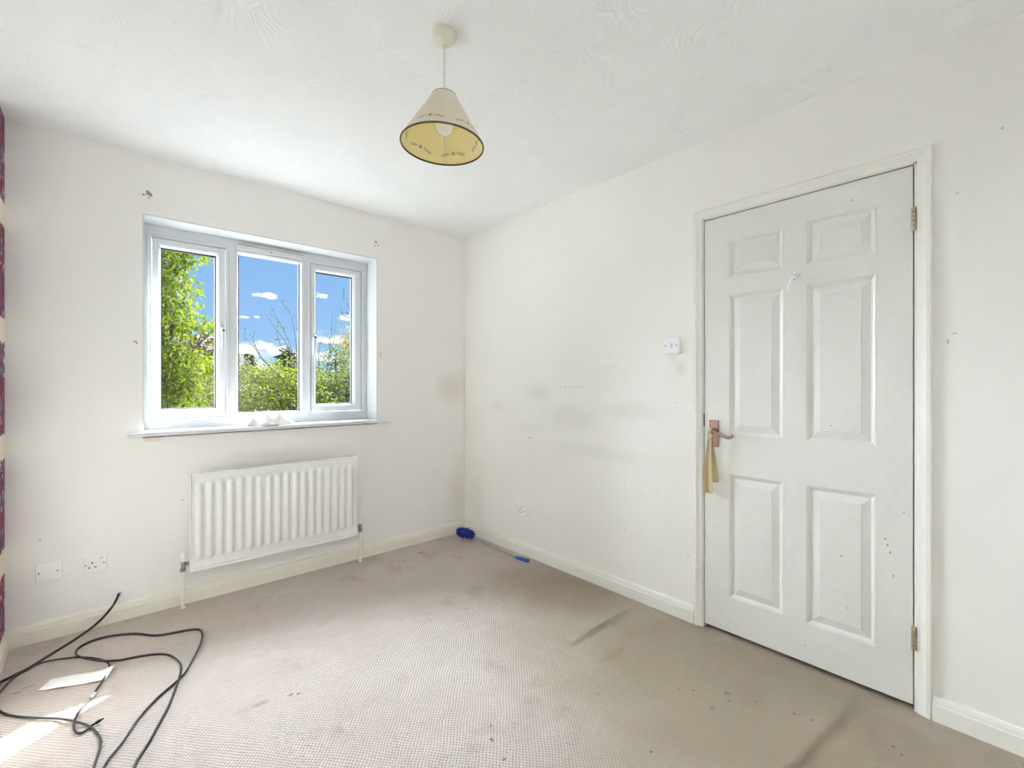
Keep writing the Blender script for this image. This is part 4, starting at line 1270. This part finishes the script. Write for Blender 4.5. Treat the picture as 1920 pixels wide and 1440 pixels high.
# 6  bare twiggy tree reaching up in front of the sky
def twig_tree(name, label, lines, leafn, lmat, base, Y):
    t = thing(name, label, 'tree')
    k = mpp(Y)
    tips = []
    for (pts, r0) in lines:
        pp_ = [on_y(x, y, Y + 0.15 * math.sin(x * 0.3)) for x, y in pts]
        limb(pp_, r0 * k, r0 * k * 0.3, t, 'twig', 5)
        sm = smoothpath(pp_, 6)
        for _ in range(4):
            i = random.randrange(len(sm) // 3, len(sm)); s = sm[i]
            dirv = Vector((random.uniform(-1, 0.5), random.uniform(-.6, .6), random.uniform(0.1, 1))).normalized()
            e = s + dirv * random.uniform(6, 22) * k
            limb([s, s.lerp(e, .5) + Vector((0.02, 0, 0.02)), e], r0 * k * 0.35, r0 * k * 0.15, t, 'twig', 4)
            tips += [e, s.lerp(e, 0.6)]
    b = Vector((base[0], base[1], GROUND)); q = on_y(lines[0][0][0][0], lines[0][0][0][1], Y)
    limb([b, b.lerp(q, .5), q], 0.06, 0.02, t, 'trunk')
    P = np.array([list(p) for p in tips]); P = P[rng.integers(0, len(P), leafn)] + rng.normal(0, 2.0 * k, (leafn, 3))
    leaves('foliage', lmat, t, P, 5.5 * k, 2.6 * k, 0.5, LEAF4)


twig_tree('twiggy_tree', 'sparse brown twigs with few leaves rising above the lime-green shrub', [
    ([(545, 745), (530, 712), (500, 682), (480, 655), (458, 632)], 1.1), ([(500, 682), (487, 668), (476, 640), (470, 622)], .8), ([(556, 712), (548, 660), (535, 625), (520, 600), (514, 585)], .9),
    ([(558, 700), (555, 640), (546, 590), (534, 575), (524, 560)], .9), ([(552, 690), (540, 650), (526, 628), (513, 612), (497, 588)], .9), ([(560, 720), (562, 660), (558, 620), (555, 590)], .8), ([(550, 690), (536, 668), (523, 640), (516, 612)], .7)], 90, LM['deep'], on_y(560, 720, 10.2)[:2], 10.2)
# 7  right-hand light: dark bush, loose leafy bush, amber tree, bare stems
make_tree('dark_bush', 'dense dark green bush low in the casement nearest the room corner', 'shrub', on_y(635, 720, 11.5)[:2],
          [pb(640, 735, 11.4, .65, .42), pb(615, 725, 11.8, .55, .4), pb(660, 725, 11.5, .6, .5), pb(640, 780, 11.0, 1.2, .8), pb(690, 740, 11.5, .8, .7)], 9000, 0.070, 0.036, 0.1, LM['deep'], LEAF4, 0.08)
make_tree('yellow_green_shrub', 'yellow-green shrub against the dark bush', 'shrub', on_y(602, 720, 12.5)[:2],
          [pb(604, 715, 12.2, .5, .35), pb(598, 745, 11.8, .5, .4), pb(590, 770, 11.8, .8, .6)], 4500, 0.066, 0.030, 0.1, LM['lime'], LEAF4, 0.06)
make_tree('loose_shrub', 'loose airy shrub with the sky showing through above the dark bush', 'shrub', on_y(628, 720, 12.8)[:2],
          [pb(628, 680, 12.8, .45, .35), pb(612, 690, 12.8, .4, .3), pb(645, 672, 12.8, .5, .4), pb(630, 655, 12.8, .5, .25)], 900, 0.075, 0.036, 0.2, LM['deep'], LEAF4, 0.04, shell=0.1)
make_tree('amber_tree', 'tree with turning amber leaves behind the dark bush', 'tree', on_y(668, 720, 14.5)[:2],
          [pb(656, 650, 14.5, .35, .45), pb(668, 665, 14.5, .6, .6), pb(655, 690, 14.5, .45, .4), pb(680, 640, 14.5, .8, .8), pb(675, 720, 14.5, .8, .8)], 3200, 0.085, 0.045, 0.2, LM['amber'], LEAF4, 0.08)
twig_tree('bare_branches', 'bare dark branches crossing the sky in front of the amber tree', [
    ([(690, 640), (664, 592), (652, 572), (645, 560), (644, 540)], 1.0), ([(690, 605), (660, 598), (644, 590), (636, 570)], .8), ([(690, 615), (660, 607), (640, 615)], .6), ([(604, 720), (598, 680), (600, 645), (608, 622)], .7), ([(608, 720), (618, 660), (622, 610), (622, 585)], .6), ([(603, 700), (625, 640), (630, 608)], .6)], 60, LM['deep'], on_y(690, 720, 9.8)[:2], 9.8)
# a belt of trees farther back that closes the view between the shrubs
for (px, py, Y, w_, h_, lm_, lab) in [(440, 715, 44, 11, 3.6, 'olive', 'far grey-green tree in the belt behind the greyish shrub'), (560, 712, 56, 13, 3.8, 'deep', 'far dark tree in the belt behind the conifers'), (670, 712, 46, 10, 3.4, 'rust', 'far rusty tree in the belt behind the amber tree'), (300, 712, 58, 13, 5, 'deep', 'far tree in the belt behind the drooping-leaved tree')]:
    make_tree('belt_tree', lab, 'tree', on_y(px, 720, Y)[:2], [pb(px, py, Y, w_ * .30, h_ * .5), pb(px - 9, py + 10, Y, w_ * .32, h_ * .5), pb(px + 9, py + 12, Y, w_ * .32, h_ * .5), pb(px, py + 25, Y, w_ * .45, h_ * .6)], 3500, 0.42, 0.24, 0.1, LM[lm_], LEAF4, 0.25, 'tree belt beyond the garden')
